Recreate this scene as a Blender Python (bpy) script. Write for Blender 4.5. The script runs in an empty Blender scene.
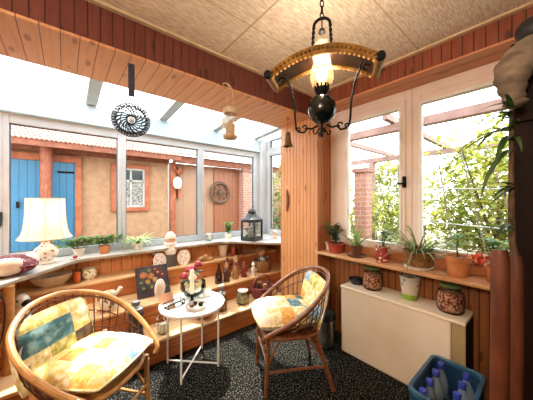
import bpy, math, random
from mathutils import Vector, Matrix, Euler
PI = math.pi
C = bpy.context.scene.collection
rnd = random.Random(7)

# ------------------------------------------------------------------ mesh building
class MB:
    def __init__(s): s.v=[]; s.f=[]; s.m=[]
    def add(s, vs, fs, mi=0, M=None):
        o=len(s.v)
        for p in vs:
            p=Vector(p)
            s.v.append(M@p if M is not None else p)
        for k,f in enumerate(fs):
            s.f.append(tuple(o+i for i in f)); s.m.append(mi[k] if isinstance(mi,list) else mi)
        return s
    def box(s, lo, hi, mi=0, M=None):
        x0,y0,z0=lo; x1,y1,z1=hi
        return s.add([(x0,y0,z0),(x1,y0,z0),(x1,y1,z0),(x0,y1,z0),(x0,y0,z1),(x1,y0,z1),(x1,y1,z1),(x0,y1,z1)],
              [(0,3,2,1),(4,5,6,7),(0,1,5,4),(1,2,6,5),(2,3,7,6),(3,0,4,7)],mi,M)
    def cbox(s, c, d, mi=0, M=None):
        return s.box([c[i]-d[i]/2 for i in range(3)],[c[i]+d[i]/2 for i in range(3)],mi,M)
    def prism(s, poly, z0, z1, mi=0, M=None):
        n=len(poly)
        vs=[(x,y,z0) for x,y in poly]+[(x,y,z1) for x,y in poly]
        fs=[tuple(range(n-1,-1,-1)),tuple(range(n,2*n))]+[(i,(i+1)%n,n+(i+1)%n,n+i) for i in range(n)]
        return s.add(vs,fs,mi,M)
    def tube(s, pts, r, n=8, closed=False, mi=0, M=None, flat=None):
        pts=[Vector(p) for p in pts]; L=len(pts)
        rr=r if isinstance(r,(list,tuple)) else [r]*L
        vs=[]; up=None
        for i,p in enumerate(pts):
            if closed: t=pts[(i+1)%L]-pts[i-1]
            else: t=pts[min(i+1,L-1)]-pts[max(i-1,0)]
            t.normalize()
            if up is None:
                up=Vector((0,0,1)) if abs(t.z)<.9 else Vector((1,0,0))
            a=(up-t*up.dot(t))
            if a.length<1e-6: a=t.orthogonal()
            a.normalize(); b=t.cross(a); up=a
            for k in range(n):
                q=2*PI*k/n
                vs.append(p+(a*math.cos(q)*(flat or 1)+b*math.sin(q))*rr[i])
        fs=[]
        for i in range(L if closed else L-1):
            for k in range(n):
                j=(i+1)%L
                fs.append((i*n+k,i*n+(k+1)%n,j*n+(k+1)%n,j*n+k))
        if not closed:
            fs.append(tuple(range(n-1,-1,-1))); fs.append(tuple((L-1)*n+k for k in range(n)))
        return s.add(vs,fs,mi,M)
    def lathe(s, prof, n=24, c=(0,0,0), mi=0, M=None, sx=1, sy=1, ripple=None):
        vs=[]; ids=[]
        for r,z in prof:
            if r<1e-5: ids.append([len(vs)]*n); vs.append((c[0],c[1],c[2]+z))
            else:
                row=[]
                for k in range(n):
                    q=2*PI*k/n; f=1
                    if ripple: f=1+ripple[0]*math.cos(ripple[1]*q)
                    row.append(len(vs)); vs.append((c[0]+r*f*math.cos(q)*sx,c[1]+r*f*math.sin(q)*sy,c[2]+z))
                ids.append(row)
        fs=[];ms=[]
        for i in range(len(prof)-1):
            a,b=ids[i],ids[i+1]
            for k in range(n):
                j=(k+1)%n; q=[]
                for x in (a[k],a[j],b[j],b[k]):
                    if x not in q: q.append(x)
                if len(q)>2: fs.append(tuple(q)); ms.append(mi[i] if isinstance(mi,list) else mi)
        return s.add(vs,fs,ms,M)
    def ball(s, c, r, n=14, mi=0, M=None):
        if not isinstance(r,(tuple,list)): r=(r,r,r)
        h=max(4,n//2)
        T=Matrix.Translation(Vector(c))@Matrix.Diagonal((r[0],r[1],r[2],1))
        if M is not None: T=M@T
        return s.lathe([(math.sin(PI*i/h),-math.cos(PI*i/h)) for i in range(h+1)],n,mi=mi,M=T)
    def leaf(s, base, d, L, W, droop=.3, seg=5, mi=0, fold=.15, tip=.0, roll=0):
        """a curved blade: base point, start direction, length, width"""
        p=Vector(base); d=Vector(d).normalized(); vs=[]; st=L/seg
        side=d.cross(Vector((0,0,1)))
        if side.length<.05: side=Vector((math.cos(roll),math.sin(roll),0))
        side.normalize()
        for i in range(seg+1):
            t=i/seg; w=W*(math.sin(PI*min(1,(t*.88+.12)))**.8 if tip==0 else (1-t)**.7)*.5
            if i==seg: w=W*.02
            nrm=side.cross(d)
            vs+= [p-side*w+nrm*w*fold*2, p, p+side*w+nrm*w*fold*2]
            p=p+d*st; d=(d+Vector((0,0,-droop/seg))).normalized()
        fs=[]
        for i in range(seg):
            a=3*i; fs+= [(a,a+1,a+4,a+3),(a+1,a+2,a+5,a+4)]
        return s.add(vs,fs,mi)
    def mesh(s, name, mats, sharp=38):
        me=bpy.data.meshes.new(name); me.from_pydata(s.v,[],s.f)
        for m in mats: me.materials.append(m)
        me.polygons.foreach_set('material_index',s.m)
        me.update(); me.shade_smooth(); me.set_sharp_from_angle(angle=math.radians(sharp))
        return me

def obj(name, mb, mat, parent=None, bevel=0, sharp=38, label=None):
    mats=mat if isinstance(mat,(list,tuple)) else [mat]
    o=bpy.data.objects.new(name, mb.mesh(name,mats,sharp)); C.objects.link(o)
    if parent is not None: o.parent=parent
    if bevel:
        b=o.modifiers.new('bevel','BEVEL'); b.width=bevel; b.segments=2; b.limit_method='ANGLE'; b.angle_limit=math.radians(40)
    if label: o['label']=label
    return o
def tag(o, label, cat, group=None, kind=None):
    o['label']=label; o['category']=cat
    if group: o['group']=group
    if kind: o['kind']=kind
    return o
def thing(name, label, cat, loc=(0,0,0), rz=0, group=None):
    o=bpy.data.objects.new(name,None); C.objects.link(o); o.empty_display_size=.05
    o.location=loc; o.rotation_euler=(0,0,rz)
    return tag(o,label,cat,group)
def struct(name, mb, mat, parent=None, bevel=0):
    o=obj(name,mb,mat,parent,bevel)
    if parent is None: o['kind']='structure'
    return o
def copy_tree(o, parent=None):
    c=o.copy(); C.objects.link(c); c.parent=parent
    for ch in list(o.children): copy_tree(ch,c)
    return c

# ------------------------------------------------------------------ materials
def lin(h):
    h=h.lstrip('#'); o=[]
    for i in (0,2,4):
        c=int(h[i:i+2],16)/255; o.append(c/12.92 if c<=.04045 else ((c+.055)/1.055)**2.4)
    return (*o,1)
class NT:
    def __init__(s,name):
        s.mat=bpy.data.materials.new(name); s.mat.use_nodes=True; s.t=s.mat.node_tree
        s.b=s.t.nodes['Principled BSDF']; s.out=s.t.nodes['Material Output']
    def n(s,t,**k):
        x=s.t.nodes.new(t)
        for a,b in k.items(): setattr(x,a,b)
        return x
    def l(s,a,b): s.t.links.new(a,b)
    def math(s,op,a,b=None,clamp=False):
        x=s.n('ShaderNodeMath',operation=op); x.use_clamp=clamp
        for i,v in enumerate((a,b)):
            if v is None: continue
            if isinstance(v,(int,float)): x.inputs[i].default_value=v
            else: s.l(v,x.inputs[i])
        return x.outputs[0]
    def mix(s,f,a,b,mode='MIX'):
        x=s.n('ShaderNodeMix',data_type='RGBA',blend_type=mode)
        for sock,v in ((x.inputs[0],f),(x.inputs[6],a),(x.inputs[7],b)):
            if isinstance(v,(int,float,tuple)): sock.default_value=v
            else: s.l(v,sock)
        return x.outputs[2]
    def ramp(s,f,stops,interp='LINEAR'):
        x=s.n('ShaderNodeValToRGB'); r=x.color_ramp; r.interpolation=interp
        while len(r.elements)<len(stops): r.elements.new(.5)
        for e,(p,c) in zip(r.elements,stops): e.position=p; e.color=c
        s.l(f,x.inputs[0]); return x.outputs[0]
    def noise(s,vec,scale,detail=3,rough=.55):
        x=s.n('ShaderNodeTexNoise'); x.inputs['Scale'].default_value=scale; x.inputs['Detail'].default_value=detail
        x.inputs['Roughness'].default_value=rough
        s.l(vec,x.inputs['Vector']); return x.outputs['Fac']
    def obj(s,scale=(1,1,1)):
        c=s.n('ShaderNodeTexCoord'); m=s.n('ShaderNodeMapping'); m.inputs['Scale'].default_value=scale
        s.l(c.outputs['Object'],m.inputs[0]); return m.outputs[0]
    def bump(s,h,strength=.3,dist=.01):
        x=s.n('ShaderNodeBump'); x.inputs['Strength'].default_value=strength; x.inputs['Distance'].default_value=dist
        s.l(h,x.inputs['Height']); s.l(x.outputs[0],s.b.inputs['Normal'])
def pbr(name,c1,c2=None,scale=14,rough=.5,metal=0,bump=0,bscale=60,stretch=(1,1,1),lo=.35,hi=.65,coat=0,detail=3):
    t=NT(name); v=t.obj(stretch); f=t.noise(v,scale,detail)
    a=lin(c1); b=lin(c2) if c2 else tuple(x*.82 for x in a[:3])+(1,)
    t.l(t.ramp(f,[(lo,a),(hi,b)]),t.b.inputs['Base Color'])
    t.b.inputs['Roughness'].default_value=rough; t.b.inputs['Metallic'].default_value=metal
    t.b.inputs['Coat Weight'].default_value=coat
    if bump: t.bump(t.noise(v,bscale),bump)
    return t.mat
def boards(name,c1,c2,dark,axis,width,grain,rough=.45,g=.05,knots=True,off=0):
    """tongue and groove boards; axis across the boards, grain along them (world axes)"""
    t=NT(name); geo=t.n('ShaderNodeNewGeometry'); sep=t.n('ShaderNodeSeparateXYZ'); t.l(geo.outputs['Position'],sep.inputs[0])
    a=t.math('DIVIDE',t.math('ADD',sep.outputs[axis],off+50.0),width)
    idn=t.math('FLOOR',a); fr=t.math('FRACT',a)
    wn=t.n('ShaderNodeTexWhiteNoise',noise_dimensions='1D'); t.l(idn,wn.inputs['W'])
    sc={'X':[1,1,1],'Y':[1,1,1],'Z':[1,1,1]}; m=t.n('ShaderNodeMapping')
    s=[14,14,14]; s['XYZ'.index(grain)]=1.1; m.inputs['Scale'].default_value=s
    addv=t.n('ShaderNodeVectorMath',operation='ADD'); t.l(geo.outputs['Position'],addv.inputs[0])
    comb=t.n('ShaderNodeCombineXYZ'); t.l(t.math('MULTIPLY',wn.outputs['Value'],37.0),comb.inputs['XYZ'.index(grain)]); t.l(comb.outputs[0],addv.inputs[1])
    t.l(addv.outputs[0],m.inputs[0])
    gr=t.noise(m.outputs[0],3.0,4,.6)
    col=t.ramp(gr,[(.3,lin(c1)),(.7,lin(c2))])
    col=t.mix(t.math('MULTIPLY',wn.outputs['Value'],.45),col,lin(c2))
    if knots:
        m2=t.n('ShaderNodeMapping'); s2=[13,13,13]; s2['XYZ'.index(grain)]=5; m2.inputs['Scale'].default_value=s2
        t.l(addv.outputs[0],m2.inputs[0])
        vo=t.n('ShaderNodeTexVoronoi'); vo.inputs['Scale'].default_value=.8; t.l(m2.outputs[0],vo.inputs['Vector'])
        k=t.ramp(vo.outputs['Distance'],[(.13,(1,1,1,1)),(.20,(0,0,0,1))])
        col=t.mix(k,col,t.mix(.35,lin(dark),col))
    ed=t.math('MINIMUM',fr,t.math('SUBTRACT',1.0,fr))
    gm=t.ramp(ed,[(g*.4,(1,1,1,1)),(g,(0,0,0,1))])
    col=t.mix(gm,col,lin(dark))
    t.l(col,t.b.inputs['Base Color']); t.b.inputs['Roughness'].default_value=rough
    t.bump(t.math('SUBTRACT',1.0,gm),.5,.006)
    return t.mat
def glass(name,tint='#ffffff',refl=.12,rough=.0,alpha=1.0):
    t=NT(name); t.t.nodes.remove(t.b)
    tr=t.n('ShaderNodeBsdfTransparent'); tr.inputs[0].default_value=lin(tint)
    gl=t.n('ShaderNodeBsdfGlossy'); gl.inputs['Roughness'].default_value=rough
    lw=t.n('ShaderNodeLayerWeight'); lw.inputs['Blend'].default_value=refl
    nz=t.noise(t.obj(),3.0)
    f=t.math('MULTIPLY',lw.outputs['Fresnel'],t.math('ADD',.85,t.math('MULTIPLY',nz,.2)),True)
    mx=t.n('ShaderNodeMixShader'); t.l(f,mx.inputs[0]); t.l(tr.outputs[0],mx.inputs[1]); t.l(gl.outputs[0],mx.inputs[2])
    t.l(mx.outputs[0],t.out.inputs['Surface']); return t.mat
def foliage(name,c1,c2,trans=.45,scale=9,rough=.5):
    t=NT(name); f=t.noise(t.obj(),scale,2); col=t.ramp(f,[(.35,lin(c1)),(.65,lin(c2))])
    t.l(col,t.b.inputs['Base Color']); t.b.inputs['Roughness'].default_value=rough
    tl=t.n('ShaderNodeBsdfTranslucent'); t.l(col,tl.inputs[0])
    mx=t.n('ShaderNodeMixShader'); mx.inputs[0].default_value=trans
    t.l(t.b.outputs[0],mx.inputs[1]); t.l(tl.outputs[0],mx.inputs[2]); t.l(mx.outputs[0],t.out.inputs['Surface'])
    return t.mat
def emit(name,col,st):
    t=NT(name); t.b.inputs['Base Color'].default_value=lin(col)
    f=t.noise(t.obj(),4.0); t.l(t.ramp(f,[(.3,lin(col)),(.8,tuple(x*.9 for x in lin(col)[:3])+(1,))]),t.b.inputs['Emission Color'])
    t.b.inputs['Emission Strength'].default_value=st; return t.mat
def brick(name,c1,c2,mortar,scale=1,w=.24,h=.075):
    t=NT(name); geo=t.n('ShaderNodeNewGeometry'); sep=t.n('ShaderNodeSeparateXYZ'); t.l(geo.outputs['Position'],sep.inputs[0])
    cb=t.n('ShaderNodeCombineXYZ'); t.l(t.math('ADD',sep.outputs[0],sep.outputs[1]),cb.inputs[0]); t.l(sep.outputs[2],cb.inputs[1])
    b=t.n('ShaderNodeTexBrick'); t.l(cb.outputs[0],b.inputs['Vector']); b.inputs['Color1'].default_value=lin(c1); b.inputs['Color2'].default_value=lin(c2)
    b.inputs['Mortar'].default_value=lin(mortar); b.inputs['Scale'].default_value=1; b.inputs['Brick Width'].default_value=w; b.inputs['Row Height'].default_value=h
    b.inputs['Mortar Size'].default_value=.008
    t.l(b.outputs[0],t.b.inputs['Base Color']); t.b.inputs['Roughness'].default_value=.85; return t.mat

W_HEAD_F_SHADE=boards('wood_header_shaded','#7d4036','#643028','#2e1410','X',.06,'Z',g=.06)  # same pine as the soffit; shade on the beam front put into the colour
W_HEAD_R_SHADE=boards('wood_header_side_shaded','#9a5236','#7c3c26','#2e150b','Y',.06,'Z',g=.06)  # right header likewise: its shade is put into the darker board colour
W_SOFFIT=boards('wood_soffit','#e2ac7e','#cf9060','#8a5230','X',.085,'Y',g=.04)
W_SOFFIT_R=boards('wood_soffit_side','#dc9a6c','#c88258','#7d4a28','X',.30,'Y',g=.02)
W_COL=boards('wood_column','#dfa26c','#c98650','#7a4220','Y',.052,'Z',g=.09)
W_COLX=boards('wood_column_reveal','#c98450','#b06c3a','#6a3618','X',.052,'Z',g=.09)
W_LOW=boards('wood_lower_wall','#a86838','#8e5228','#45220e','Y',.058,'Z',g=.09)
W_FRONT=boards('wood_front_wall','#e8a870','#d48c54','#7a4220','X',.105,'Z',g=.04)
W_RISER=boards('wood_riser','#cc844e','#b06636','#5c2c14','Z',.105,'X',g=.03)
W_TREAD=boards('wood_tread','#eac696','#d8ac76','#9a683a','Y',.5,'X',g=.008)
W_TRIM=pbr('ceiling_trim','#dcc09a','#cfae86',6,.45,stretch=(3,3,3))
W_SHELF=pbr('wood_shelf','#cf9c6c','#b88250',5,.32,stretch=(6,1,6),coat=.2)
W_REDTRIM=pbr('wood_red_trim','#c47d4c','#b06a3c',5,.4,stretch=(6,1,6))
def ceil_mat():
    t=NT('ceiling_board'); geo=t.n('ShaderNodeNewGeometry'); sep=t.n('ShaderNodeSeparateXYZ'); t.l(geo.outputs['Position'],sep.inputs[0])
    m=t.n('ShaderNodeMapping'); m.inputs['Scale'].default_value=(6,38,1); m.inputs['Rotation'].default_value=(0,0,math.radians(8)); t.l(geo.outputs['Position'],m.inputs[0])
    f=t.noise(m.outputs[0],3.0,3,.6)
    col=t.ramp(f,[(.36,lin('#d8bd9e')),(.64,lin('#faecd8'))])
    m2=None
    for ax,w,o in ((0,1.22,.30),(1,.62,.18)):
        fr=t.math('FRACT',t.math('DIVIDE',t.math('ADD',sep.outputs[ax],50+o),w)); ed=t.math('MINIMUM',fr,t.math('SUBTRACT',1.0,fr))
        k=t.ramp(ed,[(.003,(1,1,1,1)),(.008,(0,0,0,1))]); col=t.mix(k,col,lin('#c0a37c'))
    t.l(col,t.b.inputs['Base Color']); t.b.inputs['Roughness'].default_value=.7; t.bump(f,.5,.006); return t.mat
CEIL=ceil_mat()
def carpet_mat():
    t=NT('carpet_speckled'); v=t.obj()
    a=t.noise(v,95,1,.6); b=t.noise(v,9,3)
    base=t.ramp(b,[(.35,lin('#050706')),(.65,lin('#0a0b0a'))])
    col=t.mix(t.ramp(a,[(.57,(0,0,0,1)),(.65,(1,1,1,1))]),base,lin('#69655c'))
    t.l(col,t.b.inputs['Base Color']); t.b.inputs['Roughness'].default_value=.95; t.b.inputs['Specular IOR Level'].default_value=.1; t.bump(a,.3,.004); return t.mat
CARPET=carpet_mat()
OUT_WHITE=pbr('outside_white','#aeb0ac','#9c9e9a',5,.6)
FASCIA=pbr('blue_lit_fascia','#b4cad4','#a8c0cc',3,.4)  # white head beam; the blue light on it is put into the colour
WHITE_PVC=pbr('white_frame','#bcc2c6','#b0b6ba',3,.35)
GREY_PVC=pbr('grey_frame','#b4bcbc','#a4acae',3,.4)
CREAM_PAINT=pbr('cream_window_paint','#efdfd2','#e6d2c2',4,.4)
SEAL=pbr('dark_seal','#4a5560','#3c464f',4,.6)
GLASS=glass('window_glass','#fbfdfd',.08)
JAR_GLASS=glass('jar_glass','#f4f7f5',.09)
ROOF_GLASS=glass('roof_glass','#fdfefe',.015)
CLEAR=glass('clear_glass','#f5f8f7',.12)
PALE_WALL=pbr('pale_plaster','#b99c78','#ab8e6a',5,.8)
SILLM=pbr('sill_laminate','#d8d8d4','#c2c4c2',3,.28,coat=.3)
SILL_EDGE=pbr('sill_edge','#b4a594','#94866f',6,.5)
WHITE=pbr('white_lacquer','#f2efe9','#e6e1d8',4,.35)
PORC=pbr('white_porcelain','#efe9de','#ddd3c4',6,.25,coat=.4)
CREAMBOX=pbr('cream_panel','#efe0c8','#e6d4b8',3,.4)
TERRA=pbr('terracotta','#b5673a','#9c5430',12,.75,bump=.15)
TERRA_L=pbr('terracotta_light','#cf8552','#b9713f',10,.7,bump=.1)
TERRA_D=pbr('glazed_brown','#6b3d26','#4c2a1a',12,.35,coat=.3)
REDPOT=pbr('red_glazed_pot','#a33a28','#7c2a1e',12,.35,coat=.3)
IRON=pbr('black_iron','#0b0908','#14100d',20,.55)
BLACK=pbr('black_matte','#15171a','#20242a',20,.5)
SILVER=pbr('brushed_steel','#a9a9a6','#8a8a88',10,.3,metal=.9,stretch=(1,1,12))
BRASS=pbr('aged_brass','#9c7338','#6e4c22',16,.38,metal=.75)
DARKWOOD=pbr('dark_wood','#1f0d07','#160805',6,.4,stretch=(6,6,1))
IRON.node_tree.nodes['Principled BSDF'].inputs['Specular IOR Level'].default_value=.15
_d=DARKWOOD.node_tree.nodes['Principled BSDF'].inputs; _d['Specular IOR Level'].default_value=.12; _d['Roughness'].default_value=.6
YOKE=pbr('yoke_wood','#2e180d','#1a0d07',8,.4)
RATTAN=pbr('rattan','#8f5832','#6e3f22',14,.42,stretch=(1,1,3),coat=.3)
RATTAN_L=pbr('rattan_light','#c08b52','#a2713c',14,.4,coat=.3)
RATTAN_D=pbr('rattan_dark','#6a3a1e','#472412',14,.45,coat=.2)
WICKER=pbr('wicker','#a8783f','#6d4a26',60,.7,bump=.6,bscale=90)
SOIL=pbr('soil','#3a2617','#24170e',40,.9,bump=.5)
GREEN=foliage('leaf_green','#5f8a3c','#86a955',.35)
GREEN_D=foliage('leaf_dark_green','#2f4a22','#466630',.2)
GREEN_L=foliage('leaf_pale_green','#a9c77c','#d3e0ae',.35)
GREEN_A=foliage('leaf_aloe','#7b9e55','#9ab86e',.3)
GREEN_P=foliage('leaf_spider_plant','#8ea458','#7a5a48',.3,scale=16)
GARDEN=foliage('garden_leaf','#75862f','#a29e46',.5,scale=2.2)
GARDEN2=foliage('garden_leaf_deep','#526a28','#848e3a',.45,scale=2.2)
GARDEN3=foliage('garden_leaf_olive','#5c6c38','#8c8f4e',.4,scale=2.2)
BARK=pbr('bark','#6e5640','#4c3a2a',18,.9,bump=.5)
CANE=pbr('cane_bark','#6e3a20','#562a16',16,.55,bump=.15,bscale=40,stretch=(1,1,.3))
PEACH=pbr('peach_plaster','#a88668','#967458',7,.9,bump=.25,bscale=50)
PEACH_P=boards('peach_planks','#a8846a','#98745a','#785440','X',.35,'Z',g=.02,knots=False)
RED_P=boards('reddish_planks','#9c664c','#8c563c','#683a28','X',.16,'Z',g=.05,knots=False)
BLUE_P=boards('blue_planks','#34769a','#2a688c','#1c4a66','X',.115,'Z',g=.06,knots=False)
BROWN_F=pbr('brown_frame','#a8603c','#8a4a2c',8,.6)
LOG=pbr('log_post','#9a5a40','#7a4430',10,.7,bump=.4,stretch=(3,3,1))
BRICK=brick('pale_brick','#b08070','#a07262','#b89a8a')
TILE=pbr('roof_tile','#a07c6e','#8c6658',9,.8)
EAVE=pbr('eave_wood','#8a5038','#6e3c28',8,.7)
PAVE=pbr('courtyard_paving','#8f8578','#7d7468',5,.9)
LACE=pbr('lace_curtain','#a8a6a0','#5c5a58',46,.9,lo=.45,hi=.55)
PERG=pbr('pergola_wood','#94766e','#84665c',6,.7)
DKPANE=pbr('dark_window','#39444a','#2a3338',4,.2)
WAX=pbr('candle_wax','#f0e6d0','#e4d6ba',5,.5)
ORANGE=pbr('orange_wax','#ff7a30','#f06420',5,.4)
MAROON=None
def dots(name,base,dot,scale):
    t=NT(name); v=t.obj(); vo=t.n('ShaderNodeTexVoronoi'); vo.inputs['Scale'].default_value=scale; t.l(v,vo.inputs['Vector'])
    k=t.ramp(vo.outputs['Distance'],[(.28,(1,1,1,1)),(.36,(0,0,0,1))]); t.l(t.mix(k,lin(base),lin(dot)),t.b.inputs['Base Color'])
    t.b.inputs['Roughness'].default_value=.7; return t.mat
MAROON=dots('maroon_dotted','#5a0f1e','#a8606c',44)
FLORAL=dots('floral_ceramic','#efe6d6','#a8584c',34)
PATTERN=dots('cabbage_ceramic','#eee8d6','#8fa05a',30)
TINPAT=dots('tin_print','#c9bfae','#8a8378',22)
MUGPAT=dots('mug_print','#9c2f26','#efdcc8',26)
FILIG=dots('filigree_white','#e9ddd0','#b08870',44)
NUTS=pbr('nut_mix','#7a2c20','#d0a07c',62,.6,lo=.44,hi=.6,bump=.4,detail=1)
LID=pbr('green_lid','#6a7a44','#56663a',10,.4)
GREENT=pbr('lime_band','#8fae2e','#7a9a24',8,.4)

# ------------------------------------------------------------------ room shell
XB=2.31; XC=2.10; YF=1.71; YB=2.22; ZC=2.60
struct('floor',MB().box((-2.6,-2.6,-.12),(2.75,3.35,0)),CARPET)
struct('ceiling',MB().box((-2.6,-2.6,ZC),(2.6,YB,ZC+.12)),CEIL)
struct('wall_back',MB().box((-2.7,-2.72,0),(2.6,-2.6,ZC)),PALE_WALL)
struct('wall_left',MB().box((-2.72,-2.6,0),(-2.6,YB,ZC)),PALE_WALL)
# front wall: stub left of the opening, header beam, column
struct('wall_front_stub',MB().box((-2.6,YF,0),(-.40,YB,ZC)),W_FRONT)
hd=struct('wall_front_header',MB().box((-.40,YF,2.375),(2.62,YB,ZC)),W_HEAD_F_SHADE)
struct('soffit',MB().box((-.40,YF,2.358),(2.62,YB,2.375)),W_SOFFIT,hd)
struct('wall_column',MB().box((XC,1.64,0),(2.67,YB,2.358)).box((XC,1.64,2.358),(2.62,YF,ZC)),[W_COL])
struct('wall_column_reveal',MB().box((XC+.004,1.634,.0),(2.45,1.641,2.43)),W_COLX)
# right wall
struct('wall_right_lower',MB().box((XB,-2.6,0),(2.45,1.635,.872)),W_LOW)
hr=struct('wall_right_header',MB().box((XC,-2.6,2.445),(2.62,1.64,ZC)),W_HEAD_R_SHADE)
struct('soffit',MB().box((XC,-2.6,2.43),(2.45,1.635,2.445)),W_SOFFIT_R,hr)
struct('wall_right_rear',MB().box((XB,-2.6,.872),(2.45,-.10,2.43)),W_LOW)
struct('trim_1',MB().prism([(-.0,0),(-.035,0),(-.028,-.012),(0,-.014)],-2.6,2.1,M=Matrix(((0,0,1,0),(1,0,0,YF),(0,1,0,ZC),(0,0,0,1)))),W_TRIM)
struct('trim_2',MB().prism([(-.0,0),(0,-.014),(-.028,-.012),(-.035,0)],-2.6,YF-.045,M=Matrix(((1,0,0,XC),(0,0,1,0),(0,1,0,ZC),(0,0,0,1)))),W_TRIM)
# conservatory
struct('wall_front_lower',MB().box((-.87,3.22,0),(2.67,3.34,.845)),W_FRONT)
struct('wall_side_right',MB().box((2.67,YB,0),(2.76,3.34,.845)),W_LOW)
struct('wall_side_left',MB().box((-.96,YB,0),(-.87,3.34,.845)),W_LOW)
sill=MB().prism([(-.87,3.25),(-.87,2.3),(-.43,2.3),(-.36,2.42),(.05,2.93),(.16,3.0),(1.66,3.0),(1.76,2.93),(2.27,2.34),(2.34,2.25),(2.67,2.25),(2.67,3.25)],.838,.87)
so=struct('window_sill',sill,[SILLM,SILL_EDGE],bevel=.006)
for p in so.data.polygons:
    if abs(p.normal.z)<.5 : p.material_index=1
def rect_frame(mb,a0,a1,z0,z1,ga0,ga1,gz0,gz1,d0,d1,ax):
    def bx(a,b,c,d):
        if ax=='X': mb.box((a,d0,c),(b,d1,d))
        else: mb.box((d0,a,c),(d1,b,d))
    bx(a0,ga0,z0,z1); bx(ga1,a1,z0,z1); bx(ga0,ga1,z0,gz0); bx(ga0,ga1,gz1,z1)
def window(name,ax,a0,a1,z0,z1,ga0,ga1,gz0,gz1,d0,d1,mat,sealm):
    mb=MB(); rect_frame(mb,a0,a1,z0,z1,ga0,ga1,gz0,gz1,d0,d1,ax)
    w=struct(name,mb,mat,bevel=.006)
    dm=(d0+d1)/2; s=.008; mb=MB()
    rect_frame(mb,ga0,ga1,gz0,gz1,ga0+s,ga1-s,gz0+s,gz1-s,dm-.012,dm+.012,ax)
    obj('seal',mb,sealm,w)
    mb=MB()
    if ax=='X': mb.box((ga0,dm-.003,gz0),(ga1,dm+.003,gz1))
    else: mb.box((dm-.003,ga0,gz0),(dm+.003,ga1,gz1))
    obj('glass_pane',mb,GLASS,w)
    return w
Z0,Z1=.87,2.27
w0=window('window_1','X',-.87,-.4425,Z0,Z1,-.80,-.53,.95,2.17,3.25,3.32,WHITE_PVC,SEAL)
window('window_2','X',-.4425,.5115,Z0,Z1,-.40,.47,.95,2.17,3.25,3.32,WHITE_PVC,SEAL)
window('window_3','X',.5115,1.4975,Z0,Z1,.553,1.452,.95,2.17,3.25,3.32,WHITE_PVC,SEAL)
window('window_4','X',1.4975,2.55,Z0,Z1,1.543,2.451,.95,2.17,3.25,3.32,WHITE_PVC,SEAL)
h=MB().box((-.462,3.225,1.21),(-.442,3.25,1.34)).box((-.458,3.19,1.30),(-.446,3.225,1.325)).box((-.458,3.19,1.19),(-.446,3.205,1.325))
obj('handle',h,BLACK,w0,bevel=.003)
struct('trim_4',MB().box((2.55,3.18,.87),(2.74,3.33,2.47)),WHITE_PVC,bevel=.008)
struct('trim_5',MB().box((-.96,3.17,.87),(-.87,3.33,2.47)),WHITE_PVC,bevel=.008)
# head beam above the front windows
hb=MB().box((-.87,3.215,2.285),(2.55,3.34,2.47)).box((-.87,3.205,2.262),(2.55,3.25,2.29))
struct('trim_6',hb,FASCIA,bevel=.006)
# side windows
window('window_5','Y',YB+.02,3.18,.87,2.30,2.34,3.10,.96,2.2,2.67,2.74,WHITE_PVC,SEAL)
window('window_6','Y',YB+.02,3.18,2.30,2.50,2.34,3.10,2.33,2.455,2.67,2.74,WHITE_PVC,SEAL)
window('window_7','Y',YB+.02,3.17,.87,2.50,2.34,3.10,.96,2.4,-.94,-.87,WHITE_PVC,SEAL)
# glass roof
def rz_(y): return 2.475+(3.3-y)*.075
rf=bpy.data.objects.new('roof_glazing',None); C.objects.link(rf); rf['kind']='structure'
RX=[-.90,-.54,.218,.974,1.73,2.49]
for x in RX:
    mb=MB(); w=.052
    mb.add([(x-w,YB,rz_(YB)),(x+w,YB,rz_(YB)),(x+w,3.34,rz_(3.34)),(x-w,3.34,rz_(3.34)),(x-w,YB,rz_(YB)+.09),(x+w,YB,rz_(YB)+.09),(x+w,3.34,rz_(3.34)+.09),(x-w,3.34,rz_(3.34)+.09)],
           [(0,3,2,1),(4,5,6,7),(0,1,5,4),(1,2,6,5),(2,3,7,6),(3,0,4,7)])
    obj('rafter',mb,GREY_PVC,rf,bevel=.004)
xs=RX+[2.78]
for i in range(len(xs)-1):
    a,b=xs[i]+.052,xs[i+1]-.052 if i<len(xs)-2 else xs[i+1]
    y0,y1=YB,3.38; mb=MB()
    mb.add([(a,y0,rz_(y0)+.06),(b,y0,rz_(y0)+.06),(b,y1,rz_(y1)+.06),(a,y1,rz_(y1)+.06),(a,y0,rz_(y0)+.068),(b,y0,rz_(y0)+.068),(b,y1,rz_(y1)+.068),(a,y1,rz_(y1)+.068)],
           [(0,3,2,1),(4,5,6,7),(0,1,5,4),(1,2,6,5),(2,3,7,6),(3,0,4,7)])
    obj('roof_pane',mb,ROOF_GLASS,rf)
# garden windows in the right wall
def casement(name,y0,y1,gy0,gy1,handle_y=None):
    mb=MB(); rect_frame(mb,y0,y1,.90,2.43,gy0-.045,gy1+.045,1.0,2.33,2.33,2.40,'Y')
    w=struct(name,mb,CREAM_PAINT,bevel=.006)
    mb=MB(); rect_frame(mb,gy0-.055,gy1+.055,.985,2.345,gy0,gy1,1.05,2.265,2.315,2.37,'Y')
    obj('sash',mb,CREAM_PAINT,w,bevel=.007)
    mb=MB(); rect_frame(mb,gy0-.022,gy1+.022,1.03,2.29,gy0,gy1,1.05,2.265,2.308,2.316,'Y')
    obj('bead',mb,WHITE,w,bevel=.002)
    obj('glass_pane',MB().box((2.34,gy0,1.05),(2.345,gy1,2.265)),GLASS,w)
    if handle_y:
        obj('handle',MB().box((2.295,handle_y-.014,1.56),(2.316,handle_y+.014,1.66)).box((2.265,handle_y-.008,1.585),(2.296,handle_y+.008,1.605)).box((2.262,handle_y-.009,1.585),(2.276,handle_y+.05,1.603)),IRON,w,bevel=.003)
        for zz in (1.40,1.47): pass
    return w
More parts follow.
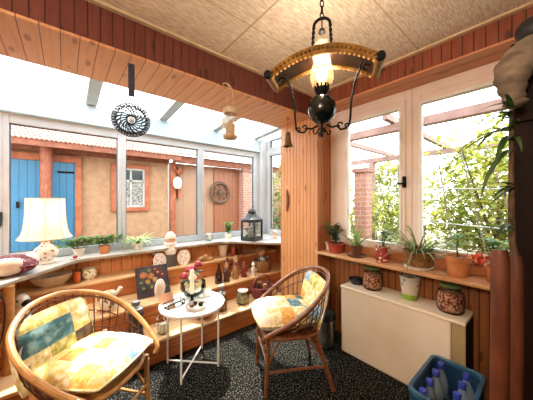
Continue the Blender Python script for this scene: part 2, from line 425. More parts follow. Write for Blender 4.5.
casement('window_8',.793,1.634,.893,1.41,.845)
casement('window_9',-.10,.79,.02,.715)
struct('trim_7',MB().box((2.30,-.10,.901),(2.332,1.634,.975)),W_REDTRIM,bevel=.004)
o=struct('window_shelf',MB().box((2.065,-.6,.872),(2.45,1.66,.90)),W_SHELF,bevel=.006)
o.name='trim_8'

# ------------------------------------------------------------------ built-in steps
def step(label,y0,y1,z0,z1):
    t=thing('wooden_step',label,'step',(.9,y0,z0),0,'wooden steps under the front windows')
    x0,x1=-1.77,1.77
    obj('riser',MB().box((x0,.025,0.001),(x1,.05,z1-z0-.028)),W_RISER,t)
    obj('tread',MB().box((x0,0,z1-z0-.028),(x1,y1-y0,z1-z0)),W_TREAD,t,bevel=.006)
step('lowest wooden step on the carpet, below two others under the windows',2.235,2.575,0,.21)
step('middle wooden step holding the flower picture and the figurines',2.55,2.965,.21,.42)
step('topmost wooden step just below the front window sill',2.94,3.218,.42,.63)
t=thing('support_post','round wooden post holding the left end of the window sill','post',(-.31,2.50,.21))
obj('shaft',MB().tube([(0,0,.001),(0,0,.3),(0,0,.626)],[.034,.03,.032],12),RATTAN_L,t)

# ------------------------------------------------------------------ lamp over the table (hanging)
lx,ly=.985,.742
dv=Vector((.643,.766)); rv=Vector((.766,-.643))
yd=(rv*.53-dv*.17).normalized(); ang=math.atan2(yd.y,yd.x)
t=thing('hanging_lamp','rustic hanging oil lamp with bent wooden yoke, glass chimney and black globe','ceiling lamp',(lx,ly,1.69),ang)
zt=lambda z:z-1.69
def arc(x): return zt(2.155)-.095*(x/.265)**2
N=24
mb=MB(); hw=.072
for i in range(N):
    x0=-.245+.49*i/N; x1=-.245+.49*(i+1)/N; a,b=arc(x0),arc(x1); th=.018
    for ya,yb in (((-hw,-.04),(.04,hw)) if abs(x0+x1)<.09 else ((-hw,hw),)):
        mb.add([(x0,ya,a),(x1,ya,b),(x1,yb,b),(x0,yb,a),(x0,ya,a+th),(x1,ya,b+th),(x1,yb,b+th),(x0,yb,a+th)],[(0,3,2,1),(4,5,6,7),(0,1,5,4),(2,3,7,6),(3,0,4,7),(1,2,6,5)])
yk=obj('yoke',mb,YOKE,t)
for s in (-1,1):
    mb=MB()
    for i in range(N):
        x0=-.245+.49*i/N; x1=-.245+.49*(i+1)/N; a,b=arc(x0),arc(x1); y0=s*hw-.003; y1=s*hw+.003
        mb.add([(x0,y0,a-.006),(x1,y0,b-.006),(x1,y1,b-.006),(x0,y1,a-.006),(x0,y0,a+.03),(x1,y0,b+.03),(x1,y1,b+.03),(x0,y1,a+.03)],[(0,3,2,1),(4,5,6,7),(0,1,5,4),(2,3,7,6)])
        xm=(x0+x1)/2
        mb.ball((xm,s*(hw+.003),(a+b)/2+.012),.008,8)
        mb.lathe([(0,-.004),(.012,0),(0,.004)],10,M=Matrix.Translation((xm,s*hw,(a+b)/2-.008))@Matrix.Rotation(PI/2,4,'X'))
    obj('brass_rim',mb,BRASS,yk)
for s in (-1,1):
    x=s*.256; z=arc(.25)+.004
    mb=MB().tube([(x,-.089,z),(x,-.084,z),(x,.084,z),(x,.089,z)],[.012,.02,.017,.01],14)
    rl=obj('end_roll',mb,BRASS,t)
    obj('cap',MB().tube([(x,-.10,z),(x,-.086,z)],[.018,.022],14),IRON,rl)
    # wrought arm
    pts=[(s*.185,0,arc(.185)-.002),(s*.178,.0,arc(.178)-.03),(s*.155,0,zt(2.02)),(s*.138,0,zt(1.93)),(s*.134,0,zt(1.85)),(s*.130,0,zt(1.815)),(s*.115,0,zt(1.80)),(s*.09,0,zt(1.795)),(s*.072,0,zt(1.815)),(s*.05,0,zt(1.81)),(s*.02,0,zt(1.825))]
    mb=MB().tube(pts,.0055,7)
    for (cx,cz,r,a0) in ((s*.205,arc(.205)-.02,.018,0),(s*.118,zt(1.812),.012,0),(s*.085,zt(1.82),.013,0)):
        mb.tube([(cx+s*math.cos(q*.5)*r*(1-.06*q),0,cz+math.sin(q*.5)*r*(1-.06*q)) for q in range(11)],.004,6)
    obj('wrought_arm',mb,IRON,t)
# bail, chain
mb=MB()
def twist(p0,p1,n=22,r=.0045):
    p0=Vector(p0);p1=Vector(p1)
    for ph in (0,PI):
        mb.tube([p0.lerp(p1,i/n)+Vector((math.cos(i*.9+ph),math.sin(i*.9+ph),0))*.0045 for i in range(n+1)],r,6)
twist((-.048,0,arc(0)+.018),(-.04,0,arc(0)+.17)); twist((.048,0,arc(0)+.018),(.04,0,arc(0)+.17))
mb.tube([(.04*math.cos(q*PI/8),0,arc(0)+.17+.035*math.sin(q*PI/8)) for q in range(9)],.0075,8)
obj('bail',mb,IRON,t)
mb=MB().tube([(0,0,arc(0)+.20),(0,0,arc(0)+.155)],.003,6).lathe([(0,.03),(.014,.022),(.018,.008),(.006,0),(0,-.004)],14,(0,0,arc(0)+.125))
obj('bell_pull',mb,IRON,t)
mb=MB(); z=arc(0)+.20; k=0
while z<zt(2.6)-.02:
    T=Matrix.Translation((0,0,z+.016))@Matrix.Rotation(PI/2*(k%2)+.4,4,'Z')
    mb.tube([(.009*math.cos(q*PI/6),0,.019*math.sin(q*PI/6)) for q in range(12)],.0032,6,closed=True,M=T); z+=.031; k+=1
mb.lathe([(0,0),(.04,0),(.035,-.02),(.012,-.03),(0,-.03)],18,(0,0,zt(2.6)))
obj('chain',mb,IRON,t)
# burner, chimney, font
CH=NT('frosted_chimney'); CH.t.nodes.remove(CH.b); a_=CH.n('ShaderNodeBsdfTransparent'); b_=CH.n('ShaderNodeBsdfTranslucent'); b_.inputs[0].default_value=lin('#ffd8a0'); c_=CH.n('ShaderNodeMixShader')
CH.l(CH.math('ADD',.04,CH.math('MULTIPLY',CH.noise(CH.obj(),12),.14)),c_.inputs[0]); CH.l(a_.outputs[0],c_.inputs[1]); CH.l(b_.outputs[0],c_.inputs[2]); CH.l(c_.outputs[0],CH.out.inputs['Surface']); CHIM=CH.mat
fz=zt(1.905)
obj('oil_font',MB().lathe([(0,-.075),(.03,-.07),(.058,-.045),(.07,-.01),(.068,.02),(.052,.05),(.03,.066),(.022,.075),(0,.075)],28,(0,0,fz)),pbr('black_globe','#0a100e','#101a17',8,.22),t)
mb=MB().lathe([(.022,.07),(.034,.085),(.036,.10),(.03,.108),(0,.108)],20,(0,0,fz))
for k in range(12):
    q=k*PI/6; mb.box((-.005,-.0015,0),(.005,.0015,.022),M=Matrix.Translation((.036*math.cos(q),.036*math.sin(q),fz+.098))@Matrix.Rotation(q+PI/2,4,'Z'))
obj('burner',mb,IRON,t)
obj('glass_chimney',MB().lathe([(.032,.105),(.05,.125),(.058,.155),(.054,.19),(.042,.23),(.032,.275),(.027,.31),(.027,.335)],28,(0,0,fz)),CHIM,t)
obj('bulb',MB().lathe([(0,.105),(.010,.11),(.014,.13),(.027,.16),(.027,.18),(.015,.20),(0,.205)],16,(0,0,fz)),emit('bulb_glow','#ffc878',4),t)
mb=MB().tube([(0,0,fz-.07),(0,0,fz-.115),(0,0,fz-.14)],[.006,.005,.008],8)
for k in range(4):
    q=k*PI/2+.4; mb.tube([(r*math.cos(q),r*math.sin(q),fz-.10-z) for r,z in ((.0,-.01),(.018,.005),(.03,.025),(.04,.025),(.045,.012),(.038,.004))],.004,6)
obj('scroll_finial',mb,IRON,t)
L=bpy.data.lights.new('lamp_bulb_light','POINT'); L.energy=9; L.color=(1,.84,.66); L.shadow_soft_size=.024
lo=bpy.data.objects.new('lamp_bulb_light',L); C.objects.link(lo); lo.location=(lx,ly,1.69+fz+.255)

# ------------------------------------------------------------------ added fill light out of view, shaped as a globe pendant
t=thing('fill_pendant','added unseen fill lamp with a white glass globe, left rear of the room','ceiling lamp',(-1.15,-.15,2.02))
obj('globe',MB().lathe([(.03,.25),(.09,.21),(.125,.13),(.12,.06),(.08,.01),(0,0)],28),CHIM,t)
obj('cap',MB().lathe([(.035,.245),(.035,.275),(.01,.29),(0,.29)],20),BRASS,t); obj('cord',MB().tube([(0,0,.285),(0,0,.58)],.004,6).lathe([(.01,.55),(.05,.565),(.05,.58),(0,.58)],18),BRASS,t)
L3=bpy.data.lights.new('globe_fill_light','POINT'); L3.energy=88; L3.color=(1,.86,.70); L3.shadow_soft_size=.09
o=bpy.data.objects.new('globe_fill_light',L3); C.objects.link(o); o.location=(-1.15,-.15,2.14)
# ------------------------------------------------------------------ rattan chairs
def smooth_path(P,n=6):
    P=[Vector(p) for p in P]; out=[]
    for i in range(len(P)-1):
        a=P[max(i-1,0)];b=P[i];c=P[i+1];d=P[min(i+2,len(P)-1)]
        for k in range(n):
            t=k/n; out.append(.5*((2*b)+(c-a)*t+(2*a-5*b+4*c-d)*t*t+(3*b-a-3*c+d)*t**3))
    out.append(P[-1]); return out
def chair(label,loc,rz,RT,RD):
    t=thing('rattan_chair',label,'chair',loc,rz,'rattan armchairs around the white table')
    zs=.43
    ring=[(.235*math.copysign(abs(math.cos(q))**.7,math.cos(q)),.235*math.copysign(abs(math.sin(q))**.7,math.sin(q)),zs) for q in [2*PI*k/36 for k in range(36)]]
    se=MB().tube(ring,.014,8,closed=True)
    se.lathe([(0,zs-.012),(.225,zs-.008),(.225,zs+.004),(0,zs)],32)
    obj('seat',se,RT,t)
    half=[(.245,.23,zs-.01),(.24,.255,zs+.04),(.10,.315,zs+.14),(-.06,.33,zs+.25),(-.20,.275,zs+.345),(-.30,.14,zs+.405),(-.33,0,zs+.42)]
    hp=half+[(x,-y,z) for x,y,z in half[-2::-1]]
    path=smooth_path(hp,6)
    obj('hoop',MB().tube(path,.0155,9),RT,t)
    inner=[p+Vector((.012,0,-.03)) for p in path[14:-14]]
    wb=MB().tube(inner,.007,7); n=len(inner)
    for i in range(0,n,2):
        p=inner[i]; q=math.atan2(p.y,p.x+.02)
        b=Vector((.225*math.copysign(abs(math.cos(q))**.7,math.cos(q)),.225*math.copysign(abs(math.sin(q))**.7,math.sin(q)),zs))
        m=(p+b)/2+Vector((p.x,p.y,0)).normalized()*.018
        wb.tube([b,m,p+Vector((-.006,0,.028))],.0042,6)
    for fz_ in (.45,.75):
        wb.tube([inner[i]*fz_+Vector((.225*math.cos(math.atan2(inner[i].y,inner[i].x)),.225*math.sin(math.atan2(inner[i].y,inner[i].x)),zs))*(1-fz_) for i in range(n)],.0045,6)
    obj('woven_back',wb,RD,t)
    feet=[(.225,.19,.205,.19),(.225,-.19,.205,-.19),(-.29,.24,-.17,.165),(-.29,-.24,-.17,-.165)]
    for fx,fy,tx,ty in feet:
        lg=MB().tube([(fx,fy,.0),(fx*.97+tx*.03,fy*.97+ty*.03,.015),((fx+tx)/2,(fy+ty)/2,zs/2),(tx,ty,zs-.002)],[.017,.016,.0155,.016],9)
        for zz in (.385,): lg.tube([(tx+(fx-tx)*.1,ty+(fy-ty)*.1,zz-.02),(tx+(fx-tx)*.06,ty+(fy-ty)*.06,zz+.02)],.0195,9)
        obj('leg',lg,RT,t)
    def at(i,z):
        fx,fy,tx,ty=feet[i]; k=z/zs; return (fx+(tx-fx)*k,fy+(ty-fy)*k,z)
    for a,b,za,zb in ((0,2,.17,.17),(1,3,.17,.17),(0,1,.24,.24),(2,3,.20,.20)):
        A=Vector(at(a,za));B=Vector(at(b,zb)); obj('stretcher',MB().tube([A,(A+B)/2+Vector((0,0,.006)),B],.0095,8),RT,t)
    for a,z1,d in ((0,.40,(-.13,0)),(1,.40,(-.13,0)),(2,.40,(.12,0)),(3,.40,(.12,0))):
        A=Vector(at(a,.20)); B=Vector((A.x+d[0],A.y*.8,zs-.012)); obj('brace',MB().tube([A,(A+B)/2+Vector((0,0,.02)),B],.008,8),RT,t)
    return t
FAB={}
def fabric(k,c1,c2,scale=26):
    FAB[k]=pbr('fabric_'+k,c1,c2,scale,.9,bump=.15,bscale=140,lo=.42,hi=.58)
fabric('cream','#efe3c0','#d9bd74',34); fabric('yellow','#e6c768','#efe0a8'); fabric('teal','#3c6870','#7fa3a8',18); fabric('blue','#b9ccd2','#7f9fb0',20)
fabric('orange','#d98f3c','#e6b464',34); fabric('dark','#4a3a2e','#6e5a44',20); fabric('olive','#a8a04c','#d8cf8a',22); fabric('white','#f2ecdc','#e0d6ba',30)
def pillow(mb,W,D,H,cells,M,n=24,p=4,names=None,bulge=0):
    """rounded pad centred at origin, W along x, D along y, thickness H; cells = rows of patch names along x"""
    nx=len(cells); ny=len(cells[0]); vs=[];fs=[];ms=[]
    def pt(u,v,s):
        # squircle map
        x=u*math.sqrt(max(0,1-v*v*.16*abs(u)**2)); y=v*math.sqrt(max(0,1-u*u*.16*abs(v)**2))
        h=(max(0,1-abs(u)**p)*max(0,1-abs(v)**p))**.5
        puck=.86+.14*abs(math.sin((u+1)*nx*PI/2))**.5*abs(math.sin((v+1)*ny*PI/2))**.5 if h>.2 else 1
        return (x*W/2,y*D/2,s*h*H/2*puck+bulge*(1-u*u)*(1-v*v))
    for s in (1,-1):
        o=len(vs)
        for i in range(n+1):
            for j in range(n+1): vs.append(pt(-1+2*i/n,-1+2*j/n,s))
        for i in range(n):
            for j in range(n):
                a=o+i*(n+1)+j; q=(a,a+n+1,a+n+2,a+1)
                fs.append(q if s>0 else q[::-1]); ms.append(names.index(cells[min(nx-1,i*nx//n)][min(ny-1,j*ny//n)]))
    mb.add(vs,fs,ms,M)
    pp=[]
    for i in range(4*16):
        k=i//16; f=-1+2*(i%16)/16
        u,v=((f,-1),(1,f),(-f,1),(-1,-f))[k]; x,y,z=pt(u,v,0); pp.append((x,y,z))
    mb.tube(pp,.006,6,closed=True,mi=names.index('cream'),M=M)
def cushion(label,loc,rz,seat,back,seatpos,backpos,tilt,hs=.13,sw=.47,sd=.46,bl=.39):
    names=list(FAB); mats=[FAB[k] for k in names]
    t=thing('chair_cushion',label,'cushion',loc,rz,'patchwork cushions on the rattan armchairs')
    mb=MB(); pillow(mb,sd,sw,hs,seat,Matrix.Translation(seatpos),names=names)
    obj('seat_pad',mb,mats,t,sharp=75)
    mb=MB(); pillow(mb,bl,.46,.09,back,Matrix.Translation(backpos)@Matrix.Rotation(-tilt,4,'Y'),names=names)
    obj('back_pad',mb,mats,t,sharp=75)
    return t
# right chair
cr=(1.42,1.42,0); ar=math.atan2(.47,-.88)
chair('reddish-brown rattan armchair on the carpet in front of the wooden column',cr,ar,RATTAN,RATTAN_D)
cushion('pale patchwork cushion on the chair in front of the wooden column',(cr[0],cr[1],.44),ar,
  [['teal','cream','blue'],['orange','teal','cream'],['yellow','cream','orange'],['white','white','cream'],['white','white','white']],  # white front patches: sunlit glare on the seat put into the fabric colour
  [['cream','teal','olive'],['orange','cream','blue'],['yellow','cream','cream'],['blue','olive','yellow']],(.035,0,.085),(-.225,0,.185),math.radians(104),.16,.45,.50,bl=.37)
# left chair
cl=(.13,1.75,0); al=math.atan2(-.75,.665)
chair('light tan rattan armchair in the left foreground near the steps',cl,al,RATTAN_L,RATTAN_D)
cushion('yellow patchwork cushion with a teal patch on the left foreground chair',(cl[0],cl[1],.44),al,
  [['olive','yellow','cream','orange'],['yellow','orange','blue','cream'],['cream','white','orange','blue'],['orange','blue','cream','white'],['yellow','cream','blue','cream']],
  [['yellow','olive','dark'],['cream','yellow','dark'],['cream','olive','dark'],['teal','teal','yellow'],['teal','teal','cream'],['olive','yellow','cream']],(.02,0,.075),(-.225,-.02,.175),math.radians(104),.13,bl=.38)

# ------------------------------------------------------------------ white side table
tx,ty=.862,2.04
t=thing('side_table','round white metal side table before the wooden steps','table',(tx,ty,0),0)
obj('tabletop',MB().lathe([(0,.525),(.262,.525),(.272,.53),(.275,.55),(.268,.552),(.262,.545),(0,.545)],56),WHITE,t)
for sx in (-1,1):
    for sy in (-1,1):
        obj('leg',MB().tube([(sx*.163,sy*.163,0),(sx*.163,sy*.163,.524)],.008,10),WHITE,t)
for s in (-1,1):
    obj('crossbar',MB().tube([(-.163,-s*.163,.03+.006*s),(.163,s*.163,.03+.006*s)],.007,8),WHITE,t)
TZ=.5455
def on_table(x,y): return (x,y,TZ)
BOWLG=glass('bowl_glass','#eef4f2',.3)
# roses in a wide glass bowl
t=thing('glass_bowl','wide clear glass bowl holding red roses on the white table','bowl',(.925,2.175,TZ))
obj('bowl',MB().lathe([(0,.002),(.05,.002),(.095,.035),(.118,.085),(.112,.135),(.107,.135),(.113,.085),(.09,.038),(.045,.008),(0,.008)],30),BOWLG,t)
RED=pbr('rose_red','#9c1626','#6c0d18',30,.6); RED2=pbr('rose_pink','#a83044','#821c2c',30,.6)
PINKW=pbr('rose_pale','#e9bcae','#d89c8c',30,.6)
def rose(x,y,z,label,m,base,r=.036):
    t=thing('rose',label,'flower',base,0,'roses in the glass bowl')
    b=Vector(base); d=Vector((x,y,z))-b
    obj('stem',MB().tube([(0,0,.0),(d.x*.3,d.y*.3,d.z*.55),(d.x,d.y,d.z-.01)],.003,6),GREEN_D,t)
    mb=MB().ball((d.x,d.y,d.z),(r*.6,r*.6,r*.75),10)
    for ring,nn,rr,hh in ((0,4,.55,.95),(1,5,.85,.7),(2,6,1.1,.45)):
        for k in range(nn):
            q=k*2*PI/nn+ring*.5
            mb.ball((d.x+r*rr*.55*math.cos(q),d.y+r*rr*.55*math.sin(q),d.z+r*(hh-.55)),(r*.55,r*.55,r*.5),8)
    obj('bloom',mb,m,t,sharp=70)
    lf=MB()
    for k in range(4):
        q=k*1.7+x*9; lf.leaf((d.x*.7,d.y*.7,d.z*.75),(math.cos(q),math.sin(q),.2),.07,.035,.6)
    obj('foliage',lf,GREEN_D,t)
for x,y,z,l,m,b in ((.845,2.19,.745,'dark red rose lowest at the left of the glass bowl',RED,(.905,2.17,TZ+.009)),
        (.915,2.235,.785,'deep pink rose in the middle of the bouquet on the white table',RED2,(.915,2.19,TZ+.009)),
        (.985,2.20,.83,'bright red rose highest at the right of the bouquet',RED,(.935,2.175,TZ+.009)),
        (.90,2.13,.735,'pale pink rose at the front of the bouquet',PINKW,(.92,2.165,TZ+.009)),
        (.965,2.26,.775,'small dark red rose at the back of the bouquet',RED,(.93,2.185,TZ+.009))):
    rose(x,y,z,l,m,b)
# white vase / candlestick
t=thing('candlestick','slim white candlestick standing in the middle of the white table','candlestick',(.862,2.055,TZ))
obj('body',MB().lathe([(0,0),(.032,0),(.03,.008),(.014,.02),(.012,.05),(.017,.06),(.017,.075),(0,.075)],20),IRON,t)
obj('candle',MB().lathe([(.0165,.075),(.020,.09),(.019,.27),(.012,.285),(0,.287)],18),WAX,t)
# round tray with dark pebbles
t=thing('tray','round grey stone dish on the front of the white table','dish',(.845,1.925,TZ))
obj('dish',MB().lathe([(0,.0),(.078,.0),(.086,.012),(.086,.03),(.078,.03),(.074,.012),(0,.010)],32),pbr('grey_stone','#bdb6aa','#9a948a',30,.6),t)
for dx,dy,r,m,l in ((-.035,.01,.022,TERRA_D,'brown round nut in the left of the stone dish'),(.005,.035,.02,DARKWOOD,'dark nut at the back of the stone dish'),(.035,-.01,.023,IRON,'black pebble at the right of the stone dish')):
    o=obj('pebble',MB().ball((0,0,0),(r,r*.85,r*.7),14),m); o.location=(.845+dx,1.925+dy,TZ+.0105+r*.7); tag(o,l,'pebble','pebbles in the stone dish')
# glass display box
t=thing('glass_box','small rectangular glass box with dark edges on the white table','box',(.715,2.075,TZ),math.radians(14))
bw,bd,bh=.155,.065,.042
obj('glass_body',MB().box((-bw/2,-bd/2,.001),(bw/2,bd/2,bh)),CLEAR,t)
mb=MB()
for a in (-1,1):
    for b in (-1,1):
        mb.tube([(a*bw/2,b*bd/2,0.003),(a*bw/2,b*bd/2,bh)],.003,6)
    for z in (.003,bh):
        mb.tube([(a*bw/2,-bd/2,z),(a*bw/2,bd/2,z)],.003,6); mb.tube([(-bw/2,a*bd/2,z),(bw/2,a*bd/2,z)],.003,6)
obj('edge_frame',mb,IRON,t)
o=obj('card',MB().box((-.06,-.002,0),(.06,.002,.085)),pbr('pink_card','#e0a98a','#d09878',8,.8)); o.location=(.685,2.165,TZ+.0); o.rotation_euler=(math.radians(-18),0,math.radians(8)); tag(o,'pink card standing tilted behind the glass box on the white table','card')
t=thing('candle_cup','small round white candle cup at the right of the white table','candle',(1.03,2.10,TZ))
obj('cup',MB().lathe([(0,0),(.03,0),(.042,.02),(.04,.05),(.034,.05),(.035,.022),(0,.012)],22),PORC,t); obj('wax',MB().lathe([(0,.04),(.034,.04),(.03,.012),(0,.012)],18),WAX,t)

# ------------------------------------------------------------------ generic small things
def pot(t,prof,mat,soil_z=None,soil_r=None,name='pot',n=28,**k):
    o=obj(name,MB().lathe(prof,n,**k),mat,t)
    if soil_z: obj('soil',MB().lathe([(0,soil_z+.006),(soil_r*.6,soil_z+.004),(soil_r,soil_z)],18),SOIL,t)
    return o
def potprof(r0,r1,h,th=.006,rim=True):
    p=[(0,0),(r0,0),(r0+(r1-r0)*.8,h*.78)]
    if rim: p+=[(r0+(r1-r0)*.8+.006,h*.78),(r1+.006,h)]
    else: p+=[(r1,h)]
    p+=[(r1-th,h),(r1-th-.004,h*.8),(r0-th,.012),(0,.012)]
    return p
def strap_leaves(n,L,W,z,up,droop,seed,r=.02,tip=1):
    R=random.Random(seed); mb=MB()
    for i in range(n):
        q=2.4*i+R.uniform(-.3,.3); u=up*R.uniform(.6,1.4)
        mb.leaf((r*R.random()*math.cos(q),r*R.random()*math.sin(q),z),(math.cos(q),math.sin(q),u),L*R.uniform(.65,1.1),W*R.uniform(.8,1.1),droop*R.uniform(.6,1.3),7,tip=tip)
    return mb
def sprig_leaves(n,L,W,z0,h,spread,seed,stems=3):
    R=random.Random(seed); st=MB(); lf=MB()
    for s in range(stems):
        q=R.uniform(0,6.28); e=Vector((spread*math.cos(q)*R.uniform(.3,1),spread*math.sin(q)*R.uniform(.3,1),h*R.uniform(.75,1)))
        P=[Vector((0.005*math.cos(q),.005*math.sin(q),z0)),Vector((e.x*.3,e.y*.3,z0+e.z*.55)),Vector((e.x,e.y,z0+e.z))]
        st.tube(P,[.004,.003,.002],6); P2=smooth_path(P,6)
        for i in range(n):
            p=P2[int(len(P2)*(.25+.74*i/n))]; a=R.uniform(0,6.28)
            lf.leaf(p,(math.cos(a),math.sin(a),R.uniform(.0,.7)),L*R.uniform(.7,1.1),W,.5,4)
    return st,lf
# ---- table lamp on the sill
t=thing('table_lamp','table lamp with flared white shade and floral ceramic base on the sill','lamp',(-.135,2.985,.8705))
obj('base',MB().lathe([(0,0),(.065,0),(.068,.012),(.05,.02),(.06,.04),(.085,.075),(.09,.105),(.075,.14),(.045,.165),(.03,.18),(.03,.195),(0,.195)],32),FLORAL,t)
obj('stem',MB().lathe([(.012,.19),(.012,.26),(.018,.262),(.018,.31),(0,.31)],12),BRASS,t)
SH=NT('lamp_shade'); sv=SH.obj((1,1,.2)); SH.l(SH.ramp(SH.noise(sv,30),[(.3,lin('#faf5ea')),(.7,lin('#f4ecdc'))]),SH.b.inputs['Base Color'])
tl=SH.n('ShaderNodeBsdfTranslucent'); tl.inputs[0].default_value=lin('#fbf4e6'); mx=SH.n('ShaderNodeMixShader'); mx.inputs[0].default_value=.55
SH.l(SH.b.outputs[0],mx.inputs[1]); SH.l(tl.outputs[0],mx.inputs[2]); SH.l(mx.outputs[0],SH.out.inputs['Surface'])
sp=[(.188,.23),(.182,.238),(.162,.27),(.148,.32),(.14,.38),(.135,.45),(.132,.595),(.128,.595),(.131,.45),(.136,.38),(.144,.32),(.158,.272),(.184,.23),(.188,.23)]
obj('shade',MB().lathe(sp,8*6,ripple=(.012,8)),SH.mat,t)
mb=MB()
for k in range(8): mb.tube([((r+.003)*1.012*math.cos(k*PI/4),(r+.003)*1.012*math.sin(k*PI/4),z) for r,z in sp[:7]],.0025,5)
for r,z in ((.189,.232),(.133,.593)): mb.tube([(r*(1+.012*math.cos(8*q*PI/24))*math.cos(q*PI/24),r*(1+.012*math.cos(8*q*PI/24))*math.sin(q*PI/24),z) for q in range(48)],.004,6,closed=True)
obj('piping',mb,pbr('cream_piping','#e0cfae','#d0bc98',10,.7),t)
L2=bpy.data.lights.new('table_lamp_light','POINT'); L2.energy=1.6; L2.color=(1,.78,.55); L2.shadow_soft_size=.03
o=bpy.data.objects.new('table_lamp_light',L2); C.objects.link(o); o.location=(-.135,2.985,.87+.42)
t=thing('lamp_cord','black cord looping down below the left end of the window sill','cord',(-.37,2.40,.2105))
obj('cable',MB().tube(smooth_path([(.02,-.0,.62),(.05,-.0,.55),(.055,0,.42),(.03,0,.25),(-.02,0,.10),(-.08,.02,.006)],6),.005,6),BLACK,t)
# ---- cushion on the sill end
t=thing('throw_cushion','maroon dotted cushion lying at the left end of the sill','cushion',(-.365,2.71,.8705),math.radians(8))
names=['m']; mb=MB(); pillow(mb,.39,.29,.15,[['m']],Matrix.Translation((0,0,.072)),names=['m','cream'],p=3)
obj('body',mb,[MAROON,MAROON],t,sharp=80)
mb=MB().ball((.02,-.10,.078),(.105,.06,.066),20); obj('oval_patch',mb,pbr('cream_velour','#cdb8a0','#bda58c',20,.9),t,label='cream oval patch')
mb=MB().ball((.155,.03,.09),(.055,.10,.055),16); obj('end_patch',mb,pbr('pale_knit','#e2d4cc','#c8b0a8',50,.9),t)
# ---- planters
def planter(label,x,y,m,seed,w=.10):
    t=thing('planter',label,'plant',(x,y,.8705),0,'green seedling pots on the window sill')
    pot(t,potprof(.04,.05,.085),m,.07,.04)
    R=random.Random(seed); lf=MB(); st=MB()
    for i in range(280):
        px,py=R.gauss(0,.085),R.gauss(0,.025); pz=.10+R.random()*.085
        a=R.uniform(0,6.28); lf.leaf((px,py,pz),(math.cos(a),math.sin(a),R.uniform(-.2,.8)),.045,.024,.6,3)
    for i in range(12):
        px,py=R.uniform(-.11,.11),R.uniform(-.02,.02); st.tube([(px*.25,py,.07),(px,py,.14)],.002,5)
    obj('stems',st,GREEN,t); obj('foliage',lf,GREEN,t)
planter('cream pot of dense green seedlings right of the table lamp',.11,3.14,PORC,3)
planter('terracotta pot of dense green seedlings left of the window post',.33,3.14,TERRA_L,4)
t=thing('saucer','small saucer with a red flower on the sill by the lamp','saucer',(.075,3.0,.8705))
obj('dish',MB().lathe([(0,0),(.03,0),(.045,.012),(.042,.014),(.028,.005),(0,.005)],22),PORC,t); obj('flower',MB().ball((0,0,.022),(.02,.02,.018),10),RED2,t)
t=thing('potted_plant','pale spiky plant in a white pot beside the first window post','plant',(.66,3.14,.8705))
pot(t,potprof(.042,.052,.075),PORC,.06,.042); obj('foliage',strap_leaves(60,.25,.024,.07,1.0,1.6,5),GREEN_L,t)
t=thing('small_bowl','small glass bowl of white petals on the sill by the second post','bowl',(1.56,3.13,.8705))
obj('bowl',MB().lathe([(0,0),(.03,0),(.05,.04),(.045,.08),(.042,.08),(.046,.04),(.027,.006),(0,.006)],24),CLEAR,t)
R=random.Random(5); mb=MB()
for i in range(14): mb.ball((R.uniform(-.025,.025),R.uniform(-.025,.025),R.uniform(.03,.10)),.018,8)
obj('petals',mb,PORC,t)
t=thing('potted_plant','small bushy green plant in a white pot left of the black lantern','plant',(1.87,3.12,.8705))
pot(t,potprof(.045,.055,.085),PORC,.07,.045)
s_,l_=sprig_leaves(16,.06,.03,.07,.17,.09,9,7); obj('stem',s_,GREEN_D,t); obj('foliage',l_,GREEN,t)
t=thing('flower_pot','low white pot with pale flowers in the corner by the side window','plant',(2.42,2.70,.8705))
pot(t,potprof(.04,.055,.06),PORC,.05,.04); mb=MB(); R=random.Random(8)
for i in range(20): a=R.uniform(0,6.28); r=R.uniform(0,.06); mb.ball((r*math.cos(a),r*math.sin(a),.06+R.random()*.06),(.018,.018,.012),8)
obj('blossoms',mb,PORC,t)
# ---- black lantern on the corner shelf
t=thing('candle_lantern','tall black metal candle lantern with ring handle on the corner sill','lantern',(2.075,2.80,.8705),math.radians(22))
S=.105
obj('base',MB().box((-S-.012,-S-.012,0),(S+.012,S+.012,.03)),BLACK,t,bevel=.004)
mb=MB()
for a in (-1,1):
    for b in (-1,1): mb.box((a*S-.011,b*S-.011,.03),(a*S+.011,b*S+.011,.285))
    mb.box((-S,a*S-.007,.03),(S,a*S+.007,.05)); mb.box((-S,a*S-.007,.262),(S,a*S+.007,.285)); mb.box((a*S-.007,-S,.03),(a*S+.007,S,.05)); mb.box((a*S-.007,-S,.262),(a*S+.007,S,.285))
obj('frame',mb,BLACK,t)
roof=[(.0,0)]
q=[(S+.02,.285),(S+.02,.305),(S*.85,.33),(S*.6,.372),(S*.45,.385),(S*.45,.41),(S*.52,.415),(S*.30,.445),(.0,.452)]
obj('roof',MB().lathe([(0,.285)]+[(r*1.25,z) for r,z in q],8,M=Matrix.Rotation(PI/8,4,'Z')),BLACK,t,sharp=30)
obj('handle',MB().tube([(.055*math.cos(k*PI/10),0,.49+.06*math.sin(k*PI/10)-.03) for k in range(20)],.004,6,closed=True),SILVER,t)
obj('glass',MB().box((-S+.003,-S+.001,.05),(S-.003,-S+.003,.262)).box((-S+.001,-S+.003,.05),(-S+.003,S-.003,.262)),CLEAR,t)
mb=MB(); R=random.Random(4)
for i in range(60): mb.ball((R.uniform(-.07,.07),R.uniform(-.07,.07),.055+R.random()*.17*R.random()),R.uniform(.014,.026),8)
obj('pebble_filling',mb,pbr('pale_stones','#d9d2c6','#a89c8c',20,.6),t)

